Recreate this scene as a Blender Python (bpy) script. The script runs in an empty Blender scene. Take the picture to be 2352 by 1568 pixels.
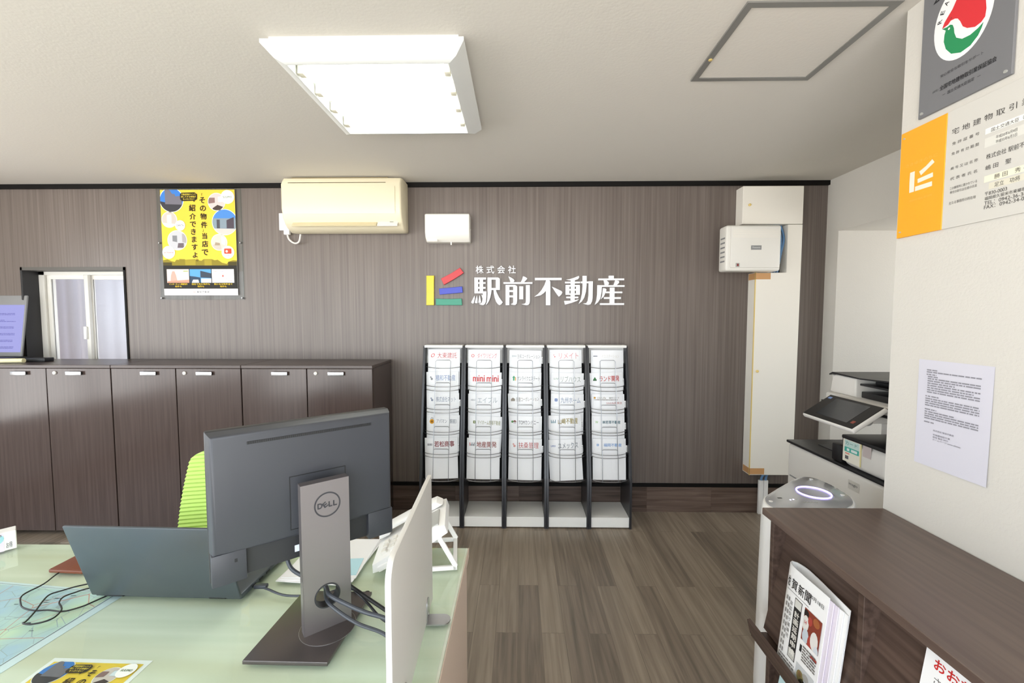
import bpy, bmesh, math, random
from mathutils import Vector, Matrix
random.seed(7)
S = bpy.context.scene
COL = S.collection
PI = math.pi

# ------------------------------------------------------------------ camera
cam_d = bpy.data.cameras.new('camera'); cam_d.sensor_width = 36.0; cam_d.lens = 36.0 * 990 / 2352
cam_d.clip_start = 0.02
cam = bpy.data.objects.new('camera', cam_d); COL.objects.link(cam)
cam.location = (0, 0, 1.40)
cam.rotation_euler = (PI / 2 - math.atan(56 / 990), 0, math.atan(16 / 990))
S.camera = cam

# ------------------------------------------------------------------ colour, world, daylight
S.view_settings.view_transform = 'Standard'
S.view_settings.look = 'None'
S.view_settings.gamma = 1.0
S.view_settings.use_curve_mapping = False
S.view_settings.exposure = 0.64

w = bpy.data.worlds.new('overcast_sky'); S.world = w; w.use_nodes = True
nt = w.node_tree; nt.nodes.clear()
tc = nt.nodes.new('ShaderNodeTexCoord'); sx = nt.nodes.new('ShaderNodeSeparateXYZ')
cr = nt.nodes.new('ShaderNodeValToRGB'); bg = nt.nodes.new('ShaderNodeBackground'); wo = nt.nodes.new('ShaderNodeOutputWorld')
mr = nt.nodes.new('ShaderNodeMapRange'); mr.inputs[1].default_value = -1; mr.inputs[2].default_value = 1
nt.links.new(tc.outputs['Generated'], sx.inputs[0]); nt.links.new(sx.outputs['Z'], mr.inputs[0])
nt.links.new(mr.outputs[0], cr.inputs[0]); nt.links.new(cr.outputs[0], bg.inputs[0]); nt.links.new(bg.outputs[0], wo.inputs[0])
cr.color_ramp.elements[0].position = 0.44; cr.color_ramp.elements[0].color = (1.70, 1.68, 1.64, 1)
cr.color_ramp.elements[1].position = 0.56; cr.color_ramp.elements[1].color = (1.10, 1.23, 1.36, 1)
bg.inputs[1].default_value = 2.6

def area_light(name, loc, rot, sx_, sy_, power, color):
    l = bpy.data.lights.new(name, 'AREA'); l.shape = 'RECTANGLE'; l.size = sx_; l.size_y = sy_; l.energy = power; l.color = color
    o = bpy.data.objects.new(name, l); COL.objects.link(o); o.location = loc; o.rotation_euler = rot
    return o

# ------------------------------------------------------------------ materials
def lin(c):
    if isinstance(c, str):
        c = [int(c[i:i + 2], 16) / 255 for i in (0, 2, 4)]
        c = [x / 12.92 if x <= .04045 else ((x + .055) / 1.055) ** 2.4 for x in c]
    return (c[0], c[1], c[2], 1)

_M = {}
def mat(name, c, rough=.5, metal=0, spec=.5, emit=None, es=0, coat=0, crough=.05):
    if name in _M: return _M[name]
    m = bpy.data.materials.new(name); m.use_nodes = True; b = m.node_tree.nodes['Principled BSDF']
    b.inputs['Base Color'].default_value = lin(c); b.inputs['Roughness'].default_value = rough
    b.inputs['Metallic'].default_value = metal; b.inputs['Specular IOR Level'].default_value = spec
    b.inputs['Coat Weight'].default_value = coat; b.inputs['Coat Roughness'].default_value = crough
    if emit: b.inputs['Emission Color'].default_value = lin(emit); b.inputs['Emission Strength'].default_value = es
    _M[name] = m
    return m
def nodes(m): return m.node_tree.nodes, m.node_tree.links, m.node_tree.nodes['Principled BSDF']
def streaks(m, c1, c2, scale, detail=3, bump=0, contrast=(.35, .65), c3=None, scale2=None):
    """grain: stretched noise between two (or three) tones"""
    N, L, b = nodes(m)
    t = N.new('ShaderNodeTexCoord'); mp = N.new('ShaderNodeMapping'); mp.inputs['Scale'].default_value = scale
    n = N.new('ShaderNodeTexNoise'); n.inputs['Scale'].default_value = 1; n.inputs['Detail'].default_value = detail
    r = N.new('ShaderNodeValToRGB'); r.color_ramp.elements[0].color = lin(c1); r.color_ramp.elements[1].color = lin(c2)
    r.color_ramp.elements[0].position, r.color_ramp.elements[1].position = contrast
    L.new(t.outputs['Object'], mp.inputs[0]); L.new(mp.outputs[0], n.inputs['Vector']); L.new(n.outputs['Fac'], r.inputs[0])
    out = r.outputs[0]
    if c3:
        mp2 = N.new('ShaderNodeMapping'); mp2.inputs['Scale'].default_value = scale2; n2 = N.new('ShaderNodeTexNoise'); n2.inputs['Scale'].default_value = 1
        n2.inputs['Detail'].default_value = 2
        r2 = N.new('ShaderNodeValToRGB'); r2.color_ramp.elements[0].position = .45; r2.color_ramp.elements[1].position = .7
        mx = N.new('ShaderNodeMix'); mx.data_type = 'RGBA'; mx.inputs['B'].default_value = lin(c3)
        L.new(t.outputs['Object'], mp2.inputs[0]); L.new(mp2.outputs[0], n2.inputs['Vector']); L.new(n2.outputs['Fac'], r2.inputs[0])
        L.new(r2.outputs[0], mx.inputs['Factor']); L.new(out, mx.inputs['A']); out = mx.outputs['Result']
    L.new(out, b.inputs['Base Color'])
    if bump:
        bp = N.new('ShaderNodeBump'); bp.inputs['Strength'].default_value = bump; bp.inputs['Distance'].default_value = .002
        L.new(n.outputs['Fac'], bp.inputs['Height']); L.new(bp.outputs[0], b.inputs['Normal'])
    return m
def planks(m, cols, swap, length, width, gap):
    N, L, b = nodes(m)
    t = N.new('ShaderNodeTexCoord'); mp = N.new('ShaderNodeMapping')
    if swap: mp.inputs['Rotation'].default_value = swap
    br = N.new('ShaderNodeTexBrick'); br.offset = .37; br.inputs['Scale'].default_value = 1
    br.inputs['Brick Width'].default_value = length; br.inputs['Row Height'].default_value = width; br.inputs['Mortar Size'].default_value = gap
    br.inputs['Color1'].default_value = (0, 0, 0, 1); br.inputs['Color2'].default_value = (1, 1, 1, 1); br.inputs['Mortar'].default_value = (0, 0, 0, 1)
    br.inputs['Bias'].default_value = 0
    L.new(t.outputs['Object'], mp.inputs[0]); L.new(mp.outputs[0], br.inputs['Vector'])
    ms = N.new('ShaderNodeMapping'); ms.inputs['Scale'].default_value = (2.2, 46, 46)
    n = N.new('ShaderNodeTexNoise'); n.inputs['Scale'].default_value = 1; n.inputs['Detail'].default_value = 5; n.inputs['Distortion'].default_value = .6
    ad = N.new('ShaderNodeVectorMath'); ad.operation = 'ADD'; sc = N.new('ShaderNodeVectorMath'); sc.operation = 'SCALE'; sc.inputs['Scale'].default_value = 9
    L.new(mp.outputs[0], ms.inputs[0]); L.new(br.outputs['Color'], sc.inputs[0]); L.new(ms.outputs[0], ad.inputs[0]); L.new(sc.outputs[0], ad.inputs[1]); L.new(ad.outputs[0], n.inputs['Vector'])
    mx = N.new('ShaderNodeMix'); mx.data_type = 'FLOAT'; mx.inputs[0].default_value = .26
    sp = N.new('ShaderNodeSeparateColor'); L.new(br.outputs['Color'], sp.inputs[0]); L.new(n.outputs['Fac'], mx.inputs[2]); L.new(sp.outputs[0], mx.inputs[3])
    r = N.new('ShaderNodeValToRGB'); e = r.color_ramp.elements
    e[0].position = .25; e[0].color = lin(cols[0]); e[1].position = .72; e[1].color = lin(cols[2]); q = e.new(.45); q.color = lin(cols[1])
    L.new(mx.outputs[0], r.inputs[0]); L.new(r.outputs[0], b.inputs['Base Color'])
    return m
def bumpy(m, scale, strength, dist=.002):
    N, L, b = nodes(m)
    t = N.new('ShaderNodeTexCoord'); n = N.new('ShaderNodeTexNoise'); n.inputs['Scale'].default_value = scale; n.inputs['Detail'].default_value = 3
    bp = N.new('ShaderNodeBump'); bp.inputs['Strength'].default_value = strength; bp.inputs['Distance'].default_value = dist
    L.new(t.outputs['Object'], n.inputs['Vector']); L.new(n.outputs['Fac'], bp.inputs['Height']); L.new(bp.outputs[0], b.inputs['Normal'])
    return m

M_ceil = bumpy(mat('ceiling_paper', 'd9d4cb', .9, spec=.2), 90, .25)
M_wall = bumpy(mat('white_wallpaper', 'd3cfc7', .85, spec=.25), 140, .35)
M_woodwall = streaks(mat('brown_woodgrain_panel', '6a5d55', .36, spec=.5), '655b55', '7a7069', (95, 95, 1.1), 4, .1, (.3, .7))
M_black = mat('black_trim', '0f0d0c', .6, spec=.2)
M_reveal = mat('dark_recess_liner', '2b2a2b', .5)
M_revealtop = mat('grey_recess_casing', '5d5a55', .5)
M_floor = planks(mat('brown_plank_floor', '6a5a4c', .38, spec=.5), ('62584c', '7f7264', '9b8d7c'), (0, 0, PI / 2), .92, .102, .0012)
M_base = planks(mat('dark_plank_baseboard', '4d3c34', .45), ('3c2e27', '5f4e45', '7f6d63'), (PI / 2, 0, 0), .46, .19, .001)
M_cab = streaks(mat('dark_wenge_laminate', '453734', .17, spec=.45), '453935', '4f423e', (70, 70, 2.2), 4, .05)
M_cabtop = streaks(mat('dark_wenge_top', '453734', .3, spec=.5), '3f332f', '524540', (3, 70, 70), 4)
M_shelf = streaks(mat('walnut_laminate', '55443c', .36), '5a4a43', '68584f', (60, 2.2, 60), 4, .05)
M_shelfs = streaks(mat('walnut_laminate_front', '4d3d36', .4), '43342d', '5e4c43', (60, 2.2, 60), 4, .05)
M_white = mat('white_plastic', 'f2f1ee', .35)
M_whitemat = mat('white_painted_board', 'f3f2ee', .5)
M_cream = mat('cream_plastic', 'e9dfc2', .35)
M_cream2 = mat('cream_plastic_deep', 'd6c9a4', .4)
M_creamdark = mat('cream_grille', 'a08f66', .5)
M_off = mat('offwhite_box', 'f0ebe0', .55)
M_ivory = mat('ivory_plastic', 'e9e6de', .4)
M_paper = mat('white_paper', 'f6f6f6', .7, spec=.3)
M_sleeve = mat('clear_sleeve_paper', 'f5f6f8', .25, spec=.5)
M_metal = mat('steel_wire', '8c8d90', .3, 1)
M_silver = mat('brushed_silver', 'b8b8ba', .35, 1)
M_grey = mat('grey_paint', 'a9a9a4', .5)
M_midgrey = mat('mid_grey', '8b8b8b', .5)
M_fixture = mat('light_frame_white', 'e4e5e2', .45)
M_hatch = mat('aluminium_trim', '8b8a86', .4, .35)
M_darkpanel = mat('black_rack_laminate', '26262a', .3, spec=.6)
M_darkin = mat('black_perforated_back', '0b0b0c', .7, spec=.15)
M_charcoal = bumpy(mat('charcoal_plastic', '3b3d43', .42), 900, .08, .0005)
M_charcoal2 = mat('charcoal_plastic_dark', '2a2b2e', .45)
M_stand = mat('anodised_grey_stand', '8a8485', .38, .75)
M_standbase = mat('anodised_dark_base', '66605f', .36, .7)
M_laptop = mat('laptop_slate', '565d63', .36, .6)
M_rubber = mat('black_rubber', '17181a', .5)
M_cable = mat('grey_cable', '3d4148', .45)
M_green = mat('lime_mesh', 'c8e980', .7, spec=.2)
M_deskwood = streaks(mat('pale_maple', 'dfe2d4', .45), 'd6ddcd', 'e6eade', (1.2, 26, 26), 3, 0, (.3, .7), 'cdcdb2', (.9, 8, 8))
M_deskedge = mat('beech_edge', 'd3bfae', .5)
M_orange = mat('orange_acrylic', 'f9ab2c', .3)
M_plaque = mat('grey_plaque', '77777a', .4)
M_tape = mat('brown_tape', 'cb9a66', .45)
M_bluecable = mat('blue_cable', '6f9bc8', .5)
M_mfp = mat('printer_offwhite', 'e6e2db', .45)
M_mfpdark = mat('printer_black', '1d1c1d', .4)
M_yellowcap = mat('yellow_cap', 'e4c97c', .4)
M_purtop = mat('purifier_top_silver', 'b7b9be', .25, .3, coat=.6)
M_ring = mat('blue_ring_light', 'ffffff', .4, emit='8f7cff', es=3.0)
M_dotw = mat('display_light', 'ffffff', .4, emit='cfc4ff', es=1.2)
M_screen = mat('lcd_screen', '101018', .2, emit='8f90c6', es=.9)
M_touch = mat('touch_screen_dark', '3a3c3f', .12)
M_divider = mat('white_divider_panel', 'd6d4cf', .5)
M_pink = mat('divider_edge', 'f2efe6', .45)
M_tube = mat('fluorescent_tube', 'ffffff', .4, emit='fffaf2', es=8)
M_reflector = mat('lamp_reflector', 'f4fffb', .5)
M_socket = mat('lamp_socket_ivory', 'f0ecd8', .5)
M_leather = mat('brown_leather', '6e3a24', .45)
M_curt = mat('corrugated_sheet_painted_shade', 'e6e4ea', .7)
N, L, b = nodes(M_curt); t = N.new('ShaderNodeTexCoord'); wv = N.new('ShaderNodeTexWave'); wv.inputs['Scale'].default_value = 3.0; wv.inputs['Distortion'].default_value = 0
r = N.new('ShaderNodeValToRGB'); r.color_ramp.elements[0].color = lin('a79ea3'); r.color_ramp.elements[1].color = lin('f4f5ff'); L.new(t.outputs['Object'], wv.inputs['Vector']); L.new(wv.outputs['Fac'], r.inputs[0]); L.new(r.outputs[0], b.inputs['Base Color'])  # wave bands put the corrugation's light and shade into the colour

INK = {}
def ink(h, rough=.6):
    """printing ink of one colour"""
    if h not in INK: INK[h] = mat('ink_' + h, h, rough, spec=.3)
    return INK[h]

def glass_mat(name, tint, ior=1.45, rough=0.0):
    m = bpy.data.materials.new(name); m.use_nodes = True; N = m.node_tree.nodes; L = m.node_tree.links; N.clear()
    o = N.new('ShaderNodeOutputMaterial'); mx = N.new('ShaderNodeMixShader'); tr = N.new('ShaderNodeBsdfTransparent'); gl = N.new('ShaderNodeBsdfGlossy')
    tr.inputs[0].default_value = lin(tint); gl.inputs['Roughness'].default_value = rough
    lw = N.new('ShaderNodeLayerWeight'); lw.inputs[0].default_value = .5; pw = N.new('ShaderNodeMath'); pw.operation = 'POWER'; pw.inputs[1].default_value = 5
    mr_ = N.new('ShaderNodeMapRange'); mr_.inputs[3].default_value = ((ior - 1) / (ior + 1)) ** 2; mr_.inputs[4].default_value = 1
    ge = N.new('ShaderNodeNewGeometry'); ma_ = N.new('ShaderNodeMath'); ma_.operation = 'SUBTRACT'; ma_.inputs[0].default_value = 1; ml = N.new('ShaderNodeMath'); ml.operation = 'MULTIPLY'
    L.new(lw.outputs['Facing'], pw.inputs[0]); L.new(pw.outputs[0], mr_.inputs[0]); L.new(ge.outputs['Backfacing'], ma_.inputs[1]); L.new(mr_.outputs[0], ml.inputs[0]); L.new(ma_.outputs[0], ml.inputs[1])
    L.new(ml.outputs[0], mx.inputs[0]); L.new(tr.outputs[0], mx.inputs[1]); L.new(gl.outputs[0], mx.inputs[2]); L.new(mx.outputs[0], o.inputs[0])
    return m
M_deskglass = glass_mat('green_desk_glass', (.965, .995, .972), 1.45, .02)
M_acrylic = glass_mat('clear_acrylic', (.93, .95, .95), 1.3, .05)
M_frost = mat('frosted_glass', 'f4f6f8', .32)
_b = M_frost.node_tree.nodes['Principled BSDF']; _b.inputs['Transmission Weight'].default_value = .95; _b.inputs['IOR'].default_value = 1.15
bumpy(M_frost, 260, .3, .001)
M_frost2 = M_frost.copy(); M_frost.node_tree.nodes['Principled BSDF'].inputs['Roughness'].default_value = .12

# ------------------------------------------------------------------ geometry helpers
def V(*a): return Vector(a)
class F:
    """a flat frame: origin, right, up, normal"""
    def __init__(s, o, r, u, bend=None):
        s.o = Vector(o); s.r = Vector(r).normalized(); s.u = Vector(u).normalized(); s.n = s.r.cross(s.u); s.bend = bend
    def p(s, a, b, n=0):
        if s.bend: n = n + s.bend(a, b)
        return s.o + s.r * a + s.u * b + s.n * n
def clip(poly, conv):
    out = list(poly)
    area = sum(conv[i][0] * conv[(i + 1) % len(conv)][1] - conv[(i + 1) % len(conv)][0] * conv[i][1] for i in range(len(conv)))
    if area < 0: conv = conv[::-1]
    for i in range(len(conv)):
        a, b = conv[i], conv[(i + 1) % len(conv)]; inp, out = out, []
        if not inp: return []
        side = lambda q: (b[0] - a[0]) * (q[1] - a[1]) - (b[1] - a[1]) * (q[0] - a[0])
        for j in range(len(inp)):
            c, d = inp[j], inp[(j + 1) % len(inp)]; sc, sd = side(c), side(d)
            if sc >= 0: out.append(c)
            if (sc > 0 > sd) or (sc < 0 < sd):
                t = sc / (sc - sd); out.append((c[0] + (d[0] - c[0]) * t, c[1] + (d[1] - c[1]) * t))
    return out
def circ(cx, cy, r, n=32, ry=None): return [(cx + r * math.cos(2 * PI * i / n), cy + (ry or r) * math.sin(2 * PI * i / n)) for i in range(n)]
def rect(x0, y0, x1, y1): return [(x0, y0), (x1, y0), (x1, y1), (x0, y1)]
def rrect(x0, y0, x1, y1, r, n=6):
    pts = []
    for cx, cy, a in ((x1 - r, y0 + r, -PI / 2), (x1 - r, y1 - r, 0), (x0 + r, y1 - r, PI / 2), (x0 + r, y0 + r, PI)):
        pts += [(cx + r * math.cos(a + PI / 2 * i / n), cy + r * math.sin(a + PI / 2 * i / n)) for i in range(n + 1)]
    return pts
def catmull(pts, k=6):
    P = [Vector(p) for p in pts]; out = []
    for i in range(len(P) - 1):
        a, b, c, d = P[max(i - 1, 0)], P[i], P[i + 1], P[min(i + 2, len(P) - 1)]
        for j in range(k):
            t = j / k; out.append(.5 * ((2 * b) + (c - a) * t + (2 * a - 5 * b + 4 * c - d) * t * t + (3 * b - a - 3 * c + d) * t ** 3))
    out.append(P[-1]); return out

_TX = {}
def glyphs(s, bold=0, extr=0, res=3):
    k = (s, bold, extr, res)
    if k in _TX: return _TX[k]
    c = bpy.data.curves.new('lettering', 'FONT'); c.body = s; c.resolution_u = res; c.offset = bold; c.extrude = extr
    o = bpy.data.objects.new('lettering', c); COL.objects.link(o)
    dg = bpy.context.evaluated_depsgraph_get(); me = bpy.data.meshes.new_from_object(o.evaluated_get(dg))
    vs = [tuple(v.co) for v in me.vertices]; fs = [tuple(p.vertices) for p in me.polygons]
    bpy.data.objects.remove(o); bpy.data.curves.remove(c); bpy.data.meshes.remove(me)
    _TX[k] = (vs, fs); return vs, fs

class MB:
    def __init__(s, xf=None): s.bm = bmesh.new(); s.mats = []; s.xf = xf
    def mi(s, m):
        if m not in s.mats: s.mats.append(m)
        return s.mats.index(m)
    def _fin(s, faces, m, smooth=True):
        i = s.mi(m)
        for f in faces: f.material_index = i; f.smooth = smooth
    def box(s, lo, hi, m, bev=0, seg=2, M=None):
        r = bmesh.ops.create_cube(s.bm, size=1); vs = r['verts']
        c = [(a + b) / 2 for a, b in zip(lo, hi)]; d = [b - a for a, b in zip(lo, hi)]
        for v in vs: v.co = Vector((v.co.x * d[0] + c[0], v.co.y * d[1] + c[1], v.co.z * d[2] + c[2]))
        fs = list({f for v in vs for f in v.link_faces})
        if bev:
            es = list({e for v in vs for e in v.link_edges})
            rr = bmesh.ops.bevel(s.bm, geom=es, offset=bev, segments=seg, affect='EDGES', profile=.5)
            vs = list({v for f in rr['faces'] for v in f.verts}); fs = list({f for v in vs for f in v.link_faces}); vs = list({v for f in fs for v in f.verts})
        if M is not None:
            for v in vs: v.co = M @ v.co
        s._fin(fs, m); return s
    def prism(s, pts, vec, m, bev=0, seg=2, M=None):
        a = [s.bm.verts.new(Vector(p)) for p in pts]; b = [s.bm.verts.new(Vector(p) + Vector(vec)) for p in pts]; n = len(pts)
        fs = [s.bm.faces.new(a[::-1]), s.bm.faces.new(b)] + [s.bm.faces.new((a[i], a[(i + 1) % n], b[(i + 1) % n], b[i])) for i in range(n)]
        bmesh.ops.recalc_face_normals(s.bm, faces=fs)
        if bev:
            es = list({e for f in fs[:2] for e in f.edges})
            rr = bmesh.ops.bevel(s.bm, geom=es, offset=bev, segments=seg, affect='EDGES', profile=.5)
            st = {v for f in rr['faces'] for v in f.verts}; fs = list({f for v in st for f in v.link_faces})
        if M is not None:
            for v in {v for f in fs for v in f.verts}: v.co = M @ v.co
        s._fin(fs, m); return s
    def tube(s, pts, r, m, n=8, k=6, closed=False, smooth=True):
        P = catmull(pts, k) if smooth else [Vector(p) for p in pts]; rings = []; N = len(P); up = None
        for i, p in enumerate(P):
            d = ((P[(i + 1) % N] if closed else P[min(i + 1, N - 1)]) - (P[i - 1] if closed else P[max(i - 1, 0)])).normalized()
            if up is None: up = d.orthogonal().normalized()
            up = (up - d * up.dot(d)).normalized(); q = d.cross(up)
            rings.append([s.bm.verts.new(p + (up * math.cos(2 * PI * j / n) + q * math.sin(2 * PI * j / n)) * r) for j in range(n)])
        fs = []
        for i in range(N if closed else N - 1):
            a, b = rings[i], rings[(i + 1) % N]
            fs += [s.bm.faces.new((a[j], a[(j + 1) % n], b[(j + 1) % n], b[j])) for j in range(n)]
        if not closed: fs += [s.bm.faces.new(rings[0][::-1]), s.bm.faces.new(rings[-1])]
        bmesh.ops.recalc_face_normals(s.bm, faces=fs); s._fin(fs, m); return s
    def rev(s, prof, base, axis, m, n=24, shape=None):
        """profile of (radius, height) turned about an axis; shape(angle) scales the radius"""
        ax = Vector(axis).normalized(); u = ax.orthogonal().normalized() if abs(ax.z) < .99 else Vector((1, 0, 0)); v = ax.cross(u); base = Vector(base); rings = []
        for r, h in prof:
            rings.append([s.bm.verts.new(base + ax * h + (u * math.cos(2 * PI * j / n) + v * math.sin(2 * PI * j / n)) * r * (shape(2 * PI * j / n) if shape else 1)) for j in range(n)])
        fs = [s.bm.faces.new(rings[0][::-1]), s.bm.faces.new(rings[-1])]
        for a, b in zip(rings, rings[1:]): fs += [s.bm.faces.new((a[j], a[(j + 1) % n], b[(j + 1) % n], b[j])) for j in range(n)]
        bmesh.ops.recalc_face_normals(s.bm, faces=fs); s._fin(fs, m); return s
    def poly(s, f, pts, m, layer=1):
        if len(pts) < 3: return s
        try: fc = s.bm.faces.new([s.bm.verts.new(f.p(a, b, layer * .00035)) for a, b in pts])
        except ValueError: return s
        s._fin([fc], m, False); return s
    def line(s, f, a, b, wd, m, layer=1):
        d = Vector((b[0] - a[0], b[1] - a[1])); q = Vector((-d.y, d.x)).normalized() * wd / 2
        return s.poly(f, [(a[0] + q.x, a[1] + q.y), (a[0] - q.x, a[1] - q.y), (b[0] - q.x, b[1] - q.y), (b[0] + q.x, b[1] + q.y)], m, layer)
    def text(s, f, t, cx, cy, wd, ht, m, layer=2, bold=0, rot=0, extr=0, fit=True, res=3, shear=0):
        """lettering centred at cx, cy and fitted to a box"""
        if bold > .012:
            d = bold * (ht or wd) * .55
            for q_, (ax, ay) in enumerate(((-1, 0), (1, 0), (0, 1), (0, -1))): s.text(f, t, cx + ax * d, cy + ay * d, wd - 2 * d if wd else None, ht - 2 * d if ht else None, m, layer + .2 * q_, 0, rot, extr, fit, res, shear)
            return s
        vs, fs = glyphs(t, 0, .5 if extr else 0, res)
        if not vs: return s
        x0, x1 = min(v[0] for v in vs), max(v[0] for v in vs); y0, y1 = min(v[1] for v in vs), max(v[1] for v in vs)
        kx = wd / (x1 - x0) if wd else None; ky = ht / max(y1 - y0, 1e-6) if ht else None
        kx = kx or ky; ky = ky or kx; c, sn = math.cos(rot), math.sin(rot); nv = []
        for v in vs:
            a, b = (v[0] - (x0 + x1) / 2) * kx, (v[1] - (y0 + y1) / 2) * ky; a += shear * b
            nv.append(s.bm.verts.new(f.p(cx + a * c - b * sn, cy + a * sn + b * c, layer * .00035 + (v[2] + .5) * extr if extr else layer * .00035)))
        new = []
        for q in fs:
            try: new.append(s.bm.faces.new([nv[i] for i in q]))
            except ValueError: pass
        s._fin(new, m, False); return s
    def loft(s, outline, levels, m):
        """closed outline in plan, repeated at (scale, height) levels"""
        cx = sum(p[0] for p in outline) / len(outline); cy = sum(p[1] for p in outline) / len(outline); n = len(outline)
        R = [[s.bm.verts.new((cx + (x - cx) * k, cy + (y - cy) * k, z)) for x, y in outline] for k, z in levels]
        fs = [s.bm.faces.new(R[0][::-1]), s.bm.faces.new(R[-1])]
        for a, b in zip(R, R[1:]): fs += [s.bm.faces.new((a[j], a[(j + 1) % n], b[(j + 1) % n], b[j])) for j in range(n)]
        bmesh.ops.recalc_face_normals(s.bm, faces=fs); s._fin(fs, m); return s
    def build(s, name, parent=None, loc=None, rot=None):
        me = bpy.data.meshes.new(name)
        if s.xf is not None: bmesh.ops.transform(s.bm, matrix=s.xf, verts=s.bm.verts)
        s.bm.to_mesh(me); s.bm.free()
        for m in s.mats: me.materials.append(m)
        try: me.set_sharp_from_angle(angle=.6)
        except Exception: pass
        o = bpy.data.objects.new(name, me); COL.objects.link(o)
        if parent: o.parent = parent
        if loc is not None: o.location = loc
        if rot is not None: o.rotation_euler = rot
        return o

def tag(o, label=None, cat=None, group=None, kind=None):
    if label: o['label'] = label
    if cat: o['category'] = cat
    if group: o['group'] = group
    if kind: o['kind'] = kind
    return o
def thing(name, label, cat, loc=(0, 0, 0), rotz=0, group=None):
    o = bpy.data.objects.new(name, None); COL.objects.link(o); o.location = loc; o.rotation_euler = (0, 0, rotz); o.empty_display_size = .05
    return tag(o, label, cat, group)
def copy_tree(o, parent=None):
    c = o.copy(); COL.objects.link(c)
    if parent: c.parent = parent
    for ch in list(o.children): copy_tree(ch, c)
    return c
def struct(o, label=None): return tag(o, label, None, None, 'structure')

# ------------------------------------------------------------------ the room
D, CEIL, PX = 3.06, 2.335, 1.19        # back wall, ceiling height, face of the wall stub with the signs
struct(MB().box((-4.3, -1.7, -.08), (3.7, 3.28, 0), M_floor).build('floor'))
struct(MB().box((-4.3, -1.7, CEIL), (3.7, 3.28, CEIL + .08), M_ceil).build('ceiling'))
wx0, wx1, wz0, wz1 = -3.575, -2.812, 1.02, 1.757       # recess in the back wall
b = MB()
b.box((-4.3, D, 0), (wx0, D + .22, CEIL), M_woodwall).box((wx1, D, 0), (2.13, D + .22, CEIL), M_woodwall)
b.box((wx0, D, 0), (wx1, D + .22, wz0), M_woodwall).box((wx0, D, wz1), (wx1, D + .22, CEIL), M_woodwall)
struct(b.build('wall_back'))
b = MB(); b.box((-4.3, -1.7, 0), (-4.2, D, .55), M_wall).box((-4.3, -1.7, 2.1), (-4.2, D, CEIL), M_wall).box((-4.3, 2.0, .55), (-4.2, D, 2.1), M_wall)
for y in (-1.7, -.75, .2, 1.1, 1.95): b.box((-4.28, y, .55), (-4.22, y + .055, 2.1), M_silver)
struct(b.build('wall_left'))
b = MB(); b.box((2.13, 2.946, 0), (3.7, D + .22, CEIL), M_wall); b.box((2.13, 1.395, 1.975), (3.7, 2.946, CEIL), M_wall)
struct(b.build('wall_right'))
b = MB(); b.box((3.6, 1.395, 0), (3.7, 2.946, .8), M_wall).box((3.6, 1.395, .8), (3.7, 1.55, 1.975), M_wall).box((3.6, 2.75, .8), (3.7, 2.946, 1.975), M_wall)  # unseen end wall; opening added so daylight brightens the jamb
struct(b.build('wall_alcove'))
b = MB(); b.box((PX, -1.7, 0), (PX + .2, 1.395, CEIL), M_wall); b.box((PX + .2, 1.2, 0), (3.7, 1.395, CEIL), M_wall)
struct(b.build('wall_partition'))
b = MB(); b.box((-4.2, -1.7, 2.2), (PX, -1.6, CEIL), M_wall); b.box((-4.2, -1.7, 0), (PX, -1.6, .12), M_wall)
for x in (-4.2, -2.9, -1.55, -.2, 1.13): b.box((x, -1.68, .12), (x + .06, -1.62, 2.2), M_silver)
struct(b.build('wall_front'))
b = MB(); b.box((-4.2, D - .012, 0), (2.13, D, .185), M_base); struct(b.build('baseboard_back'))
struct(MB().box((-4.2, D - .018, .185), (2.13, D, .207), M_black).build('trim_1'))
struct(MB().box((-4.2, D - .02, CEIL - .03), (2.13, D, CEIL), M_black).build('trim_2'))
# recess casing and sliding window
b = MB()
b.box((wx0, D - .006, wz0), (wx0 + .014, D + .1, wz1), M_reveal).box((wx1 - .014, D - .006, wz0), (wx1, D + .1, wz1), M_black)
b.box((wx0, D - .006, wz1 - .022), (wx1, D + .1, wz1), M_revealtop).box((wx0, D - .006, wz0), (wx1, D + .1, wz0 + .02), M_reveal)
struct(b.build('trim_3'))
W1 = bpy.data.objects.new('window_1', None); COL.objects.link(W1); W1.location = (0, 0, 0); struct(W1)
b = MB(); y0, y1 = D + .10, D + .18
b.box((wx0, y0, wz0), (wx0 + .055, y1, wz1), M_ivory).box((wx1 - .03, y0, wz0), (wx1, y1, wz1), M_ivory)
b.box((wx0, y0, wz1 - .045), (wx1, y1, wz1), M_ivory).box((wx0, y0, wz0), (wx1, y1, wz0 + .03), M_ivory); b.build('window_frame', W1)
def sash(x0, x1, y, gm):
    b = MB(); z0, z1 = wz0 + .03, wz1 - .045; t = .03
    b.box((x0, y, z0), (x0 + t, y + .024, z1), M_ivory, .003).box((x1 - t, y, z0), (x1, y + .024, z1), M_ivory, .003)
    b.box((x0 + t, y, z1 - t), (x1 - t, y + .024, z1), M_ivory).box((x0 + t, y, z0), (x1 - t, y + .024, z0 + t), M_ivory)
    o = b.build('sash', W1)
    MB().box((x0 + t, y + .009, z0 + t), (x1 - t, y + .014, z1 - t), gm).build('pane', o); return o
s1 = sash(wx0 + .06, -3.205, y0 + .012, M_frost); sash(-3.235, wx1 - .035, y0 + .046, M_frost2)
MB().box((-3.243, y0 - .004, 1.235), (-3.222, y0 + .012, 1.33), M_white, .004).build('sash_latch', s1)
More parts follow.
